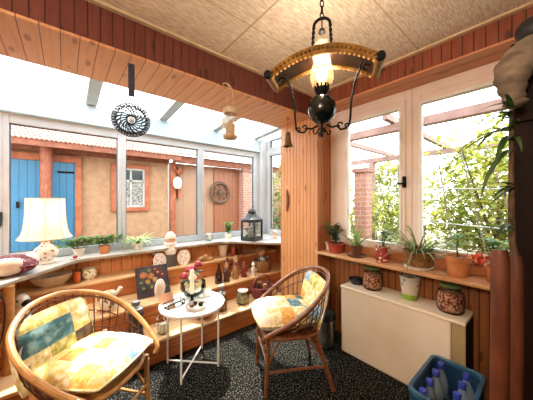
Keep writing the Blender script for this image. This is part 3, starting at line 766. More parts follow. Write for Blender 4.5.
# ---- top step
t=thing('oval_bowl','long cream oval bowl with dark contents on the top step below the lamp','bowl',(-.09,3.08,.6305),math.radians(5))
obj('bowl',MB().lathe([(0,0),(.06,0),(.095,.035),(.12,.10),(.115,.103),(.09,.04),(.05,.01),(0,.01)],36,sx=1.4,sy=.8),pbr('cream_glaze','#e2c8a8','#d2b08a',9,.4),t)
obj('contents',MB().lathe([(0,.075),(.10,.072)],24,sx=1.4,sy=.8),pbr('dark_potpourri','#5a1f1c','#2a1210',60,.8,bump=.6),t)
t=thing('pillar_candle','orange pillar candle in a glass on the top step','candle',(.09,3.03,.6305))
obj('candle',MB().lathe([(0,.004),(.030,.004),(.030,.10),(.024,.104),(0,.10)],22),ORANGE,t); obj('glass',MB().lathe([(0,0),(.034,0),(.035,.135),(.033,.135),(.0325,.003),(0,.003)],22),CLEAR,t)
obj('wick',MB().tube([(0,0,.10),(0.002,0,.115)],.0015,5),BLACK,t)
t=thing('patterned_pot','round white pot with green leaf pattern on the top step','pot',(.19,3.10,.6305))
obj('pot',MB().lathe([(0,0),(.04,0),(.066,.035),(.068,.07),(.05,.10),(.052,.108),(.046,.108),(.044,.10),(.06,.07),(0,.02)],28),PATTERN,t)
obj('filling',MB().lathe([(0,.105),(.03,.102),(.044,.095)],18),GREEN_L,t)
t=thing('bubble_vase','small vase of red and white glass bubbles on the top step','vase',(.835,3.12,.6305))
for i in range(5): obj('bubble',MB().ball((.006*(-1)**i,0,.0225+i*.036),(.027,.027,.022),12),RED2 if i%2 else PORC,t,label='red glass bubble' if i%2 else 'white glass bubble')
t=thing('angel_doll','standing doll with round peach head and white ruff on the top step','doll',(1.0,3.04,.6305))
obj('plinth',MB().box((-.055,-.04,0),(.055,.04,.15)),pbr('grey_weathered_wood','#6e6660','#4e4843',14,.8,stretch=(1,1,.2)),t,bevel=.004)
obj('body',MB().lathe([(0,.15),(.06,.15),(.075,.19),(.06,.26),(.035,.285),(0,.285)],22,sy=.7),PORC,t)
obj('head',MB().ball((0,0,.33),(.062,.056,.06),18),pbr('peach_skin','#eabf9c','#dca580',10,.6),t)
mb=MB()
for k in range(14): a=k*2*PI/14; mb.ball((.06*math.cos(a),.045*math.sin(a),.285),(.02,.02,.014),8)
obj('ruff',mb,WHITE,t)
mb=MB().lathe([(.064,.345),(.06,.385),(.03,.42),(0,.43)],18,sy=.92); obj('cap',mb,WAX,t)
obj('eyes',MB().ball((-.02,-.052,.335),.006,6).ball((.02,-.052,.335),.006,6),BLACK,t)
def oval_frame(label,x,y,rz):
    t=thing('oval_ornament',label,'ornament',(x,y,.6305),rz,'oval white ornaments on the top step')
    T=Matrix.Translation((0,0,.095))@Matrix.Rotation(PI/2-.12,4,'X')
    obj('plate',MB().lathe([(0,-.004),(.07,-.004),(.075,0),(.07,.006),(0,.006)],32,M=T,sx=1.0,sy=1.2),FILIG,t)
    obj('rim',MB().tube([T@Vector((.076*math.cos(k*PI/18),.091*math.sin(k*PI/18),.002)) for k in range(36)],.005,6,closed=True),WAX,t)
    obj('foot',MB().box((-.03,-.02,0),(.03,.03,.008)),WAX,t)
oval_frame('oval white filigree ornament left of the peach headed doll',.86,2.995,math.radians(10)); oval_frame('oval white filigree ornament right of the peach headed doll',1.15,3.0,math.radians(-10))
t=thing('bread_ornament','tan twisted straw ornament on the top step left of the white pot','ornament',(1.44,3.0,.6305))
mb=MB()
for i in range(7): mb.ball((-.08+.027*i,0,.03+.018*math.sin(i*.9+.4)),(.026,.04,.03),10)
mb.ball((.0,0,.06),(.05,.03,.03),12); obj('body',mb,pbr('straw_tan','#c79a62','#9c7242',40,.8,bump=.3),t,sharp=70)
t=thing('white_pot','white conical pot with flared rim on the top step','pot',(1.78,3.115,.6305))
pot(t,[(0,0),(.052,0),(.078,.165),(.082,.17),(.076,.17),(.04,.01),(0,.01)],PORC,.14,.055)
for l,x,y,m,h in (('small dark red glass bottle on the top step under the corner sill',1.90,3.02,REDPOT,.15),('small dark brown jar on the top step under the corner sill',2.0,3.04,TERRA_D,.13)):
    t=thing('small_bottle',l,'bottle',(x,y,.6305),0,'small dark bottles under the corner sill')
    obj('body',MB().lathe([(0,0),(.036,0),(.04,.01),(.04,h*.6),(.02,h*.78),(.018,h*.92),(.0,h*.92)],18),m,t); obj('cap',MB().lathe([(.018,h*.9),(.021,h*.9),(.021,h),(0,h)],14),BRASS,t)

# ---- middle step
t=thing('flower_picture','dark painting of orange and red flowers leaning on the middle step','picture',(.735,2.735,.4205),math.radians(0))
def paint_mat():
    t=NT('flower_painting'); v=t.obj(); f=t.noise(v,9,3); col=t.ramp(f,[(.35,lin('#241a22')),(.5,lin('#3a2a30')),(.65,lin('#35402c'))])
    t.l(col,t.b.inputs['Base Color']); t.b.inputs['Roughness'].default_value=.5; return t.mat
tl_=math.radians(-26)
T=Matrix.Rotation(tl_,4,'X')
obj('canvas',MB().box((-.165,-.012,0.006),(.165,.006,.325),M=T),paint_mat(),t,bevel=.003)
mb=MB(); R=random.Random(12)
for x,z,r,k in ((-.09,.235,.042,0),(-.02,.215,.040,0),(-.055,.16,.03,1),(.055,.245,.045,2),(.10,.215,.04,2),(.03,.285,.035,2),(-.10,.10,.03,3),(-.02,.10,.035,3),(.08,.13,.04,3),(.12,.08,.03,3),(-.03,.28,.035,3),(.02,.17,.03,1),(-.12,.16,.03,3)):
    for j in range(7):
        a=j*2*PI/7+x*20; mb.ball((x+r*.55*math.cos(a),-.0135,z+r*.55*math.sin(a)),(r*.36,.003,r*.36),8,mi=k,M=T)
    mb.ball((x,-.0155,z),(r*.28,.003,r*.28),8,mi=1,M=T)
obj('painted_flowers',mb,[pbr('painted_orange','#b8702e','#8c4a22',30,.6),pbr('painted_yellow','#b89848','#94702e',30,.6),pbr('painted_crimson','#6e1a20','#4a1218',30,.6),pbr('painted_leaf','#2c4028','#43583a',20,.6)],t)
t=thing('oval_stone','upright smooth white oval stone in front of the flower picture','stone',(.755,2.625,.4205),math.radians(20))
obj('stone',MB().ball((0,0,.105),(.062,.03,.105),22),pbr('white_marble','#efe0d2','#dcc6b6',8,.4),t); obj('foot',MB().lathe([(0,0),(.035,0),(.03,.012),(0,.014)],16,sy=.7),PORC,t)
t=thing('wine_bottle','dark red tapered bottle at the left end of the figurine row','bottle',(1.46,2.66,.4205))
obj('body',MB().lathe([(0,0),(.045,0),(.05,.01),(.046,.08),(.03,.15),(.015,.19),(.014,.24),(.0,.24)],22),pbr('dark_red_glass','#3a1418','#220a0c',8,.15,coat=.5),t); obj('cap',MB().lathe([(.014,.235),(.018,.237),(.018,.262),(0,.265)],14),BRASS,t)
def figurine(label,x,y,h,mb_,mh,mhat,rz=0):
    t=thing('figurine',label,'figurine',(x,y,.4205),rz,'small figurines on the middle step')
    s=h/.24
    obj('body',MB().lathe([(0,0),(.042*s,0),(.044*s,.02*s),(.03*s,.06*s),(.04*s,.10*s),(.034*s,.14*s),(.014*s,.155*s),(0,.155*s)],18),mb_,t)
    obj('head',MB().ball((0,0,.178*s),(.028*s,.028*s,.03*s),14),mh,t)
    obj('hat',MB().lathe([(.036*s,.19*s),(.034*s,.197*s),(.024*s,.21*s),(.014*s,.235*s),(0,.24*s)],16),mhat,t)
    for q in (-1,1): obj('arm',MB().tube([(.03*s*q,0,.135*s),(.05*s*q,-.012*s,.10*s),(.036*s*q,-.036*s,.085*s)],[.011*s,.010*s,.009*s],8),mb_,t)
SKIN=pbr('painted_skin','#d8a07c','#c48a64',10,.5); RBR=pbr('painted_red','#8c2a22','#6a1c18',12,.4); TANP=pbr('painted_tan','#b88a5c','#94683e',12,.5); BRP=pbr('painted_brown','#5c3422','#402216',12,.4)
for a in ((' brown figurine with a pointed tan hat right of the dark red bottle',1.57,2.66,.23,BRP,SKIN,TANP),('red figurine with brown hat behind the front row of figurines',1.66,2.80,.26,RBR,SKIN,BRP),
          ('tan figurine with a red hat in the middle of the row',1.71,2.67,.22,TANP,SKIN,RBR),('tall tan figurine standing behind the red hatted one',1.80,2.80,.27,TANP,PORC,TANP),('dark red figurine at the right of the row beside the white one',1.84,2.66,.21,RBR,TANP,RBR)):
    figurine(a[0].strip(),*a[1:])
figurine('white porcelain figurine nearest the wicker basket',1.965,2.62,.19,PORC,PORC,WHITE)
t=thing('red_ornament_stand','slim dark red wooden candle stand behind the figurines','candle stand',(1.93,2.83,.4205))
obj('base',MB().lathe([(0,0),(.035,0),(.03,.012),(.009,.03),(.008,.25),(.0,.25)],16),REDPOT,t); obj('cup',MB().lathe([(0,.25),(.022,.255),(.026,.29),(0,.29)],16),RBR,t)
def basket(name,label,loc,r0,r1,h,m,handle=0,rows=9,n=40):
    t=thing(name,label,'basket',loc)
    prof=[(0,0),(r0,0)]
    for i in range(rows*2):
        z=h*i/(rows*2-1); r=r0+(r1-r0)*(z/h)**.7; prof.append((r+(.004 if i%2 else -.001),z+.001))
    prof+=[(r1+.006,h),(r1+.004,h+.012),(r1-.008,h+.01),(r1-.012,h*.7),(r0-.01,.01),(0,.01)]
    obj('weave',MB().lathe(prof,n),m,t)
    if handle: obj('handle',MB().tube([((r1-.002)*math.cos(k*PI/16),0,h+handle*math.sin(k*PI/16)) for k in range(17)],.008,8),m,t)
    return t
basket('wicker_basket','round wicker basket with a doll beside the wooden column',(2.19,2.70,.4205),.10,.125,.15,WICKER)
t=thing('rag_doll','rag doll with brown face and dark bonnet sitting in the wicker basket','doll',(2.19,2.70,.452),math.radians(30))
obj('body',MB().lathe([(0,0),(.07,0.0),(.085,.08),(.06,.17),(.03,.20),(0,.20)],18),pbr('doll_dress','#3a3c48','#8c8478',30,.9,lo=.45,hi=.55),t)
obj('head',MB().ball((-.03,0,.245),(.062,.058,.058),16),pbr('doll_face','#b98a60','#9c6e48',16,.8),t)
obj('bonnet',MB().lathe([(.075,0),(.07,.03),(.045,.055),(0,.06)],18,M=Matrix.Translation((-.02,.02,.26))@Matrix.Rotation(-.6,4,'X')),pbr('doll_bonnet','#6e4a36','#4e3324',16,.8),t)
for q in (-1,1): obj('arm',MB().tube([(q*.055,0,.17),(q*.085,-.04,.15),(q*.09,-.055,.17)],[.02,.018,.02],8),TINPAT,t)
t=thing('cream_jug','white jug with brown pattern on the middle step behind the left chair','jug',(.31,2.66,.4205),math.radians(-20))
obj('body',MB().lathe([(0,0),(.05,0),(.075,.05),(.07,.10),(.045,.14),(.05,.175),(.044,.175),(.04,.14),(0,.12)],24),dots('jug_print','#e8dcc4','#7a4c30',24),t)
obj('spout',MB().tube([(.04,0,.14),(.075,0,.17),(.10,0,.205)],[.022,.016,.02],10),PORC,t); obj('handle',MB().tube([(-.045,0,.16),(-.095,0,.15),(-.10,0,.10),(-.068,0,.06)],.008,8),PORC,t)
t=thing('goose_figurine','white goose figurine with a dark beak behind the left chair','figurine',(-.275,2.70,.4205),math.radians(-50))
obj('body',MB().lathe([(0,0),(.06,0),(.085,.05),(.07,.11),(.042,.16),(.036,.20),(0,.20)],20,sx=1.2),PORC,t)
obj('head',MB().ball((.015,0,.235),(.058,.05,.055),16),PORC,t); obj('beak',MB().lathe([(0,.10),(.012,.085),(.026,.03),(.03,0),(0,0)],12,M=Matrix.Translation((.055,0,.225))@Matrix.Rotation(PI/2+.15,4,'Y')),BLACK,t)
obj('eyes',MB().ball((.04,.042,.25),.008,8).ball((.04,-.042,.25),.008,8),BLACK,t)

# ---- lowest step
t=thing('metal_lantern','dark metal candle lantern with a silver top behind the left chair','lantern',(.485,2.40,.2105))
obj('body',MB().lathe([(0,0),(.075,0),(.072,.015),(.062,.03),(.055,.14),(.062,.24),(.05,.25),(0,.25)],24),pbr('dark_pierced_metal','#2a2422','#6e6058',46,.5,metal=.3,lo=.48,hi=.6),t)
obj('lid',MB().lathe([(0,.25),(.062,.25),(.06,.27),(.04,.285),(.03,.30),(.038,.315),(.034,.335),(0,.34)],22),SILVER,t)
t=thing('white_vase','small white vase on the lowest step beside the left chair','vase',(.25,2.42,.2105))
obj('vase',MB().lathe([(0,0),(.026,0),(.036,.04),(.028,.10),(.018,.125),(.022,.145),(.017,.145),(.012,.125),(0,.1)],20),PORC,t); obj('mark',MB().ball((.0,-.033,.06),(.006,.003,.012),8),BLACK,t)
t=thing('hurricane_glass','etched hurricane glass with a white candle on the lowest step','candle holder',(.70,2.335,.2105))
obj('glass',MB().lathe([(0,0),(.045,0),(.05,.01),(.052,.17),(.055,.18),(.051,.18),(.047,.012),(0,.008)],24),JAR_GLASS,t); obj('candle',MB().lathe([(0,.009),(.028,.009),(.028,.09),(0,.092)],18),WAX,t)
mb=MB(); R=random.Random(2)
for i in range(40): a=R.uniform(0,6.28); z=R.uniform(.03,.16); mb.ball((.0535*math.cos(a),.0535*math.sin(a),z),(.006,.006,.004),6)
obj('etched_dots',mb,WHITE,t)
t=thing('terracotta_bowl','wide terracotta bowl on the lowest step beneath the white table','bowl',(1.13,2.395,.2105))
obj('bowl',MB().lathe([(0,0),(.06,0),(.105,.035),(.132,.085),(.137,.095),(.13,.097),(.12,.08),(.09,.035),(0,.015)],36),TERRA_L,t)
obj('filling',MB().lathe([(0,.08),(.06,.078),(.118,.07)],24),pbr('bowl_earth','#8a5a34','#6a4226',30,.9,bump=.4),t)
def jar(label,loc,r,h,fill,lid,fh=.7,name='storage_jar',neck=.75,group=None):
    t=thing(name,label,'jar',loc,0,group)
    obj('glass',MB().lathe([(0,0),(r*.85,0),(r,h*.1),(r*1.02,h*.45),(r*.95,h*.68),(r*neck,h*.82),(r*neck,h*.9),(r*neck-.004,h*.9),(r*.92-.004,h*.66),(r-.006,h*.12),(0,.006)],28),JAR_GLASS,t)
    obj('filling',MB().lathe([(0,.008),(r*.8,.01),(r*.93,h*.12),(r*.95,h*.42),(r*.88,h*fh*.92),(r*.5,h*fh),(0,h*fh*1.02)],24),fill,t)
    obj('lid',MB().lathe([(0,h*.88),(r*neck+.004,h*.88),(r*neck+.006,h*.9),(r*neck+.006,h*.985),(r*neck,h),(0,h)],26),lid,t)
    return t
jar('jar of mixed beads with a silver lid right of the white table',(1.35,2.395,.2105),.06,.20,NUTS,SILVER,.6)
t=thing('silver_finial','silver bird figurine standing on the lid of the bead jar','figurine',(1.35,2.395,.4112))
obj('base',MB().lathe([(0,0),(.03,0),(.012,.02),(.02,.045),(0,.06)],16),SILVER,t); obj('bird',MB().ball((0,0,.072),(.035,.02,.02),12),PORC,t)
jar('squat jar with a white lid on the lowest step by the red basket',(1.64,2.40,.2105),.075,.16,pbr('green_sweets','#7a7a58','#b8a888',40,.6,lo=.45,hi=.55),PORC,.7)
basket('red_basket','wide dark red basket with tall handle on the lowest step',(1.93,2.392,.2105),.11,.15,.14,pbr('red_wicker','#8c4038','#5c2420',60,.6,bump=.6,bscale=90),.14)
R=random.Random(31)
for i,(dx,dy,l) in enumerate(((-.06,.0,'brown pine cone at the left in the red basket'),(.0,.05,'brown pine cone at the back of the red basket'),(.06,-.01,'brown pine cone at the right in the red basket'),(0,-.055,'brown pine cone at the front of the red basket'))):
    mb=MB()
    for k in range(6):
        for j in range(8):
            a=j*PI/4+k*.4; r=.034*math.sin(PI*(k+.8)/7); mb.leaf((r*.6*math.cos(a),r*.6*math.sin(a),k*.011),(math.cos(a),math.sin(a),.5),.022,.02,0,2)
    mb.lathe([(0,-.01),(.02,0),(.025,.03),(.008,.07),(0,.075)],10)
    o=obj('pine_cone',mb,TANP if i%2 else BRP); o.location=(1.93+dx,2.392+dy,.2105+.115); tag(o,l,'pine cone','pine cones in the red basket')
jar('small dark jar at the right end of the lowest step by the column',(2.24,2.40,.2105),.045,.13,NUTS,IRON,.7)

# ------------------------------------------------------------------ right wall: box, shelf, plants
t=thing('heater_cabinet','low cream cabinet standing under the garden window shelf','cabinet',(2.17,.84,0))
x0,x1=-.13,.139; y0,y1=-.466,.47
obj('body',MB().box((x0+.012,y0,.02),(x1,y1,.60)),DARKWOOD,t)  # shade on the cabinet's end is put into the dark body colour
obj('front_panel',MB().box((x0,-.39,.0),(x0+.03,y1+.004,.612)),CREAMBOX,t,bevel=.014)
obj('end_strip',MB().box((x0+.003,y0-.002,.0),(x0+.02,-.393,.612)),pbr('beige_strip','#a89468','#9a865c',4,.5),t,bevel=.003)
obj('top',MB().box((x0-.006,y0-.004,.605),(x1,y1+.008,.63)),CREAMBOX,t,bevel=.006)
BZ=.6305
jar('large jar of potpourri with green lid, left of the tin on the cream cabinet',(2.185,1.075,BZ),.085,.205,NUTS,LID,.74,neck=.7)
jar('large jar of potpourri with green lid, at the right end of the cream cabinet',(2.18,.485,BZ),.085,.205,NUTS,LID,.74,neck=.7)
t=thing('tin_pot','pale printed pot with a lime green base on the cream cabinet','pot',(2.20,.765,BZ))
obj('pot',MB().lathe([(.06,.045),(.075,.185),(.077,.19),(.071,.19),(.056,.05)],28),TINPAT,t); obj('lime_base',MB().lathe([(0,0),(.052,0),(.056,.006),(.0605,.05),(.0,.05)],28),GREENT,t)
obj('filling',MB().lathe([(0,.165),(.068,.16)],18),SOIL,t)
t=thing('black_dish','black shallow dish at the left end of the cream cabinet','dish',(2.20,1.235,BZ))
obj('dish',MB().lathe([(0,0),(.055,0),(.078,.03),(.082,.045),(.075,.045),(.05,.012),(0,.01)],28),BLACK,t); obj('folded_cloth',MB().ball((0,0,.03),(.055,.05,.028),14),BLACK,t)
SZ=.9005
t=thing('potted_plant','wide red brown pot with small leafy plant at the left end of shelf','plant',(2.19,1.47,SZ))
obj('pot',MB().lathe(potprof(.06,.078,.10),28,sy=1.15),REDPOT,t); obj('soil',MB().lathe([(0,.088),(.066,.082)],18),SOIL,t)
s_,l_=sprig_leaves(13,.08,.034,.085,.20,.16,14,7); obj('stem',s_,BARK,t); obj('foliage',l_,GREEN_D,t)
t=thing('white_planter','small empty white pot in the left corner of the window shelf','pot',(2.24,1.593,SZ))
pot(t,potprof(.03,.038,.085),PORC,.06,.03)
t=thing('aloe_plant','spiky green aloe in a dark clay pot on a saucer','plant',(2.185,1.235,SZ))
obj('saucer',MB().lathe([(0,0),(.07,0),(.088,.018),(.084,.02),(.066,.008),(0,.008)],28),TERRA_D,t)
obj('pot',MB().lathe([(r,z+.0085) for r,z in potprof(.042,.056,.10)],28),TERRA_D,t); obj('soil',MB().lathe([(0,.097),(.046,.093)],18),SOIL,t)
al_=MB(); R=random.Random(3)
for i,(dx,dy,u,L_) in enumerate(((-.12,.16,1,.40),(.05,-.06,1,.34),(-.3,-.4,1,.26),(.25,.3,1,.30),(-.5,.5,.8,.22),(.1,-.7,.8,.22),(-.6,-.2,.7,.2),(.5,-.1,.9,.22))):
    al_.leaf((dx*.02,dy*.02,.095),(dx,dy,u),L_,.034,.35,7,fold=.5,tip=1)
obj('foliage',al_,GREEN_A,t)
t=thing('potted_plant','small plant in a red and white printed pot on the window shelf','plant',(2.195,.985,SZ))
obj('saucer',MB().lathe([(0,0),(.06,0),(.068,.012),(0,.014)],24),MUGPAT,t)
obj('pot',MB().lathe([(r,z+.0125) for r,z in [(0,0),(.048,0),(.058,.02),(.058,.07),(.056,.075),(.062,.08),(.062,.12),(.054,.12),(.05,.03),(0,.02)]],28),MUGPAT,t); obj('soil',MB().lathe([(0,.122),(.052,.118)],18),SOIL,t)
s_,l_=sprig_leaves(6,.075,.035,.115,.16,.07,23,3); obj('stem',s_,GREEN_D,t); obj('foliage',l_,GREEN_D,t)
t=thing('spider_plant','large spider plant with arching leaves in a wide wicker pot','plant',(2.19,.70,SZ))
obj('saucer',MB().lathe([(0,0),(.095,0),(.108,.022),(.103,.024),(.09,.01),(0,.01)],32),PORC,t)
obj('pot',MB().lathe([(r,z+.0105) for r,z in [(0,0),(.085,0),(.095,.04),(.11,.125),(.115,.13),(.106,.132),(.10,.12),(.08,.02),(0,.02)]],32),WICKER,t); obj('soil',MB().lathe([(0,.13),(.1,.125)],18),SOIL,t)
mb=MB(); R=random.Random(17)
for i in range(110):
    q=R.uniform(0,6.28); r=R.uniform(0,.07); u=R.uniform(.3,1.7)
    L_=R.uniform(.22,.50) if math.cos(q)<.2 else R.uniform(.10,.18)
    mb.leaf((r*math.cos(q),r*math.sin(q),.13),(math.cos(q),math.sin(q),u),L_,R.uniform(.012,.019),R.uniform(.8,2.0),7,mi=R.choice((0,1,1,2)),tip=1)
obj('foliage',mb,[GREEN,GREEN_P,GREEN_L],t)
t=thing('potted_plant','terracotta pot with a young leafy stem and wire supports','plant',(2.20,.445,SZ))
obj('pot',MB().lathe([(0,0),(.058,0),(.062,.01),(.076,.10),(.082,.105),(.086,.145),(.077,.145),(.074,.1),(.055,.02),(0,.02)],32),TERRA_L,t); obj('soil',MB().lathe([(0,.13),(.074,.125)],18),SOIL,t)
obj('wire_support',MB().tube([(-.03,.06,.12),(-.03,.06,.26),(-.02,.0,.285),(-.03,-.06,.26),(-.03,-.06,.12)],.002,6),SILVER,t)
mb=MB().tube([(0,0,.12),(0,.005,.2),(0,0,.28)],.005,7); obj('stem',mb,GREEN_D,t)
lf=MB()
for z,q,L_ in ((.2,1.2,.10),(.215,-1.5,.10),(.25,2.6,.08),(.27,.2,.07),(.28,4.2,.09),(.285,1.6,.085)): lf.leaf((0,0,z),(math.cos(q),math.sin(q),.55),L_,.05,.5,5)
obj('foliage',lf,GREEN,t)
t=thing('geranium','geranium with orange red bloom at the right end of the shelf','plant',(2.20,.235,SZ))
pot(t,potprof(.05,.065,.11),TERRA,.095,.055)
s_,l_=sprig_leaves(9,.07,.06,.09,.2,.10,41,4); obj('stem',s_,GREEN_D,t); obj('foliage',l_,GREEN,t)
mb=MB(); R=random.Random(6)
for i in range(16): mb.ball((-.06+R.gauss(0,.016),.085+R.gauss(0,.016),.155+R.gauss(0,.016)),.014,8)
mb.tube([(0,0,.1),(-.02,.04,.19),(-.06,.085,.165)],.003,6); obj('bloom',mb,pbr('geranium_red','#e0623c','#c84a2c',20,.6),t)

# ------------------------------------------------------------------ bin, crate, bottles
t=thing('pedal_bin','slim steel bin with a black lid between chair and cream cabinet','bin',(2.0,1.46,0))
obj('body',MB().lathe([(0,0),(.088,0),(.09,.01),(.09,.27),(0,.27)],32),SILVER,t); obj('lid',MB().lathe([(.092,.27),(.093,.30),(.08,.33),(.05,.345),(0,.35)],32),BLACK,t)
obj('base_ring',MB().lathe([(.093,0.0),(.094,.02),(.0905,.02),(.0905,0.0)],32),BLACK,t)
t=thing('umbrella','folded black umbrella leaning behind the steel bin','umbrella',(2.045,1.585,0))
obj('canopy',MB().lathe([(0,.02),(.012,.04),(.03,.25),(.035,.42),(.02,.5),(0,.51)],16,ripple=(.12,8)),BLACK,t); obj('handle',MB().tube([(0,0,.5),(0,0,.56)],.008,8),BLACK,t)
cx0,cx1,cy0,cy1=1.50,1.985,.255,.545; ch=.375
t=thing('bottle_crate','dark blue plastic bottle crate with handle slots on the carpet','crate',((cx0+cx1)/2,(cy0+cy1)/2,0))
CRATE=pbr('crate_plastic','#1a3654','#22425f',6,.35); RIM=pbr('crate_rim','#305a74','#284e66',6,.3,coat=.3)
def rr(hx,hy,r,n=6):
    p=[]
    for sx,sy,a0 in ((1,1,0),(-1,1,PI/2),(-1,-1,PI),(1,-1,1.5*PI)):
        for k in range(n+1): a=a0+k*PI/2/n; p.append((sx*(hx-r)+r*math.cos(a),sy*(hy-r)+r*math.sin(a)))
    return p
def shell(mb,po,pi,z0,z1):
    n=len(po); mb.add([(x,y,z0) for x,y in po]+[(x,y,z1) for x,y in po]+[(x,y,z1) for x,y in pi]+[(x,y,z0) for x,y in pi],
      sum([[(i,(i+1)%n,n+(i+1)%n,n+i),(n+i,n+(i+1)%n,2*n+(i+1)%n,2*n+i),(2*n+i,2*n+(i+1)%n,3*n+(i+1)%n,3*n+i),(3*n+i,3*n+(i+1)%n,(i+1)%n,i)] for i in range(n)],[]))
hx,hy=(cx1-cx0)/2,(cy1-cy0)/2
mb=MB(); shell(mb,rr(hx-.008,hy-.008,.05),rr(hx-.02,hy-.02,.04),0,.36); mb.prism(rr(hx-.02,hy-.02,.04),.002,.012); obj('crate_body',mb,CRATE,t)
mb=MB(); shell(mb,rr(hx,hy,.055),rr(hx-.022,hy-.022,.04),.345,ch); obj('rim',mb,RIM,t,bevel=.004)
mb=MB(); mb.box((-hx+.02,-.004,.01),(hx-.02,.004,.20)); 
for k in range(3): x=-hx+(k+1)*2*hx/4; mb.box((x-.003,-hy+.02,.01),(x+.003,hy-.02,.18))
obj('divider',mb,CRATE,t)
mb=MB()
for k in range(4): mb.cbox((-hx+.011,-.05+k*.033,ch+.001),(.012,.02,.003))
obj('handle_slot',mb,BLACK,t)
BOT=foliage('bottle_plastic','#dfeaf2','#c8dcea',.5,scale=6,rough=.15)
tt=BOT.node_tree; mo=tt.nodes['Material Output']; sh=mo.inputs['Surface'].links[0].from_socket; ms_=tt.nodes.new('ShaderNodeMixShader'); tp=tt.nodes.new('ShaderNodeBsdfTransparent'); tp.inputs[0].default_value=(.93,.97,1,1)
ms_.inputs[0].default_value=.38; tt.links.new(tp.outputs[0],ms_.inputs[1]); tt.links.new(sh,ms_.inputs[2]); tt.links.new(ms_.outputs[0],mo.inputs['Surface']); CAP=pbr('blue_cap','#3444a8','#2a3890',20,.4); CAPW=pbr('pale_cap','#8fa6d0','#7c94c4',20,.4)
bi=0
rows=((.478,(1.919,1.81,1.69,1.575)),(.345,(1.919,1.81,1.69,1.575)))
ordn=('backmost','second from the back','third from the back','frontmost')
B0=None
for ri,(yy,xx) in enumerate(rows):
    for k,x in enumerate(xx):
        lab='clear water bottle with blue cap, %s in the %s row'%(ordn[k],('left','right')[ri])
        if B0 is None:
            t=thing('water_bottle',lab,'bottle',(x,yy,.0125),0,'bottles in the blue crate')
            obj('bottle',MB().lathe([(0,.0),(.038,0),(.043,.012),(.043,.16),(.04,.17),(.043,.18),(.042,.22),(.03,.27),(.016,.305),(.0145,.325),(.0,.325)],20),BOT,t)
            obj('water',MB().lathe([(0,.004),(.037,.004),(.041,.014),(.041,.2),(0,.2)],18),glass('water','#d6e4ea',.1),t)
            obj('cap',MB().lathe([(.0185,.318),(.0195,.32),(.0195,.348),(.017,.352),(0,.352)],18),CAP,t); obj('label_band',MB().lathe([(.0436,.07),(.0436,.14)],20),pbr('bottle_label','#b8c4cc','#8a9aa8',20,.6),t)
            B0=t
        else:
            t=copy_tree(B0); t.location=(x,yy,.0125); t['label']=lab

# ------------------------------------------------------------------ cupboard, cloth, yucca at the right edge
t=thing('cupboard','tall dark brown cupboard at the right edge of the room','cupboard',(1.86,-.22,0))
obj('carcass',MB().box((-.215,-.4,0.002),(.2,.352,2.2)),DARKWOOD,t,bevel=.008)
obj('door',MB().box((-.232,-.38,.08),(-.215,.335,1.80)),DARKWOOD,t,bevel=.004); obj('upper_door',MB().box((-.232,-.38,1.815),(-.215,.335,2.17)),DARKWOOD,t,bevel=.004)
t=thing('cloth_bundle','grey brown rolled cloth hanging over the top corner of the dark cupboard','cloth',(1.63,.134,2.15))
CLOTH=pbr('grey_brown_cloth','#9a8a78','#6c5e50',9,.9,bump=.3,bscale=14,stretch=(1,1,2))
def q3(px,py,w): u=(px-266.5)/240; return Vector((w*(.643+.766*u)-1.63,w*(.766-.643*u)-.134,1.45+w*(200-py)/240-2.15))
P=smooth_path([q3(556,38,1.14),q3(538,46,1.08),q3(523,57,1.05),q3(513,72,1.04),q3(512,88,1.04),q3(515,101,1.045)],5); n=len(P)
mb=MB().tube(P,[(.05+.016*math.sin(i/n*PI))*(1-.45*max(0,i/n-.55)/.45)+.004*math.sin(i*1.9) for i in range(n)],18)
obj('roll',mb,CLOTH,t,sharp=80)
obj('fringe_end',MB().ball(q3(515.5,103,1.045),(.042,.042,.02),12),CLOTH,t)
obj('dark_lining',MB().ball(q3(533,30,1.1),(.06,.06,.06),16),BLACK,t)
# yucca
t=thing('yucca','yucca with thick bark canes and dark blade leaves before the cupboard','plant',(1.40,.13,0))
obj('pot',MB().lathe(potprof(.10,.13,.22,.01),28),TERRA_D,t); obj('soil',MB().lathe([(0,.205),(.11,.2)],18),SOIL,t)
def cane(x,y,h,r):
    P=[(x,y,.19)]+[(x+.004*math.sin(z*5),y+.004*math.cos(z*4),.19+(h-.19)*z) for z in (.2,.4,.6,.8,.97)]+[(x,y,h)]
    return MB().tube(P,[r*1.05,r,r*.98,r,r*.97,r*.98,r*.8],18)
obj('cane',cane(-.028,.012,1.245,.031),CANE,t); c2=obj('cane',cane(.055,-.028,1.215,.024),CANE,t)
st=MB().tube([(.055,-.028,1.2),(.045,-.02,1.28),(.042,-.018,1.5),(.042,-.018,1.86)],[.014,.012,.010,.007],10); obj('stem',st,BARK,t)
lf=MB(); R=random.Random(10)
lft=Vector((-.766,.643,0)); tow=Vector((-.643,-.766,0))
def blade(z,a,up,L_,W,dr):
    d=lft*math.cos(a)+tow*math.sin(a); d.z=up; lf.leaf((.042,-.018,z),d,L_,W,dr,9,tip=1)
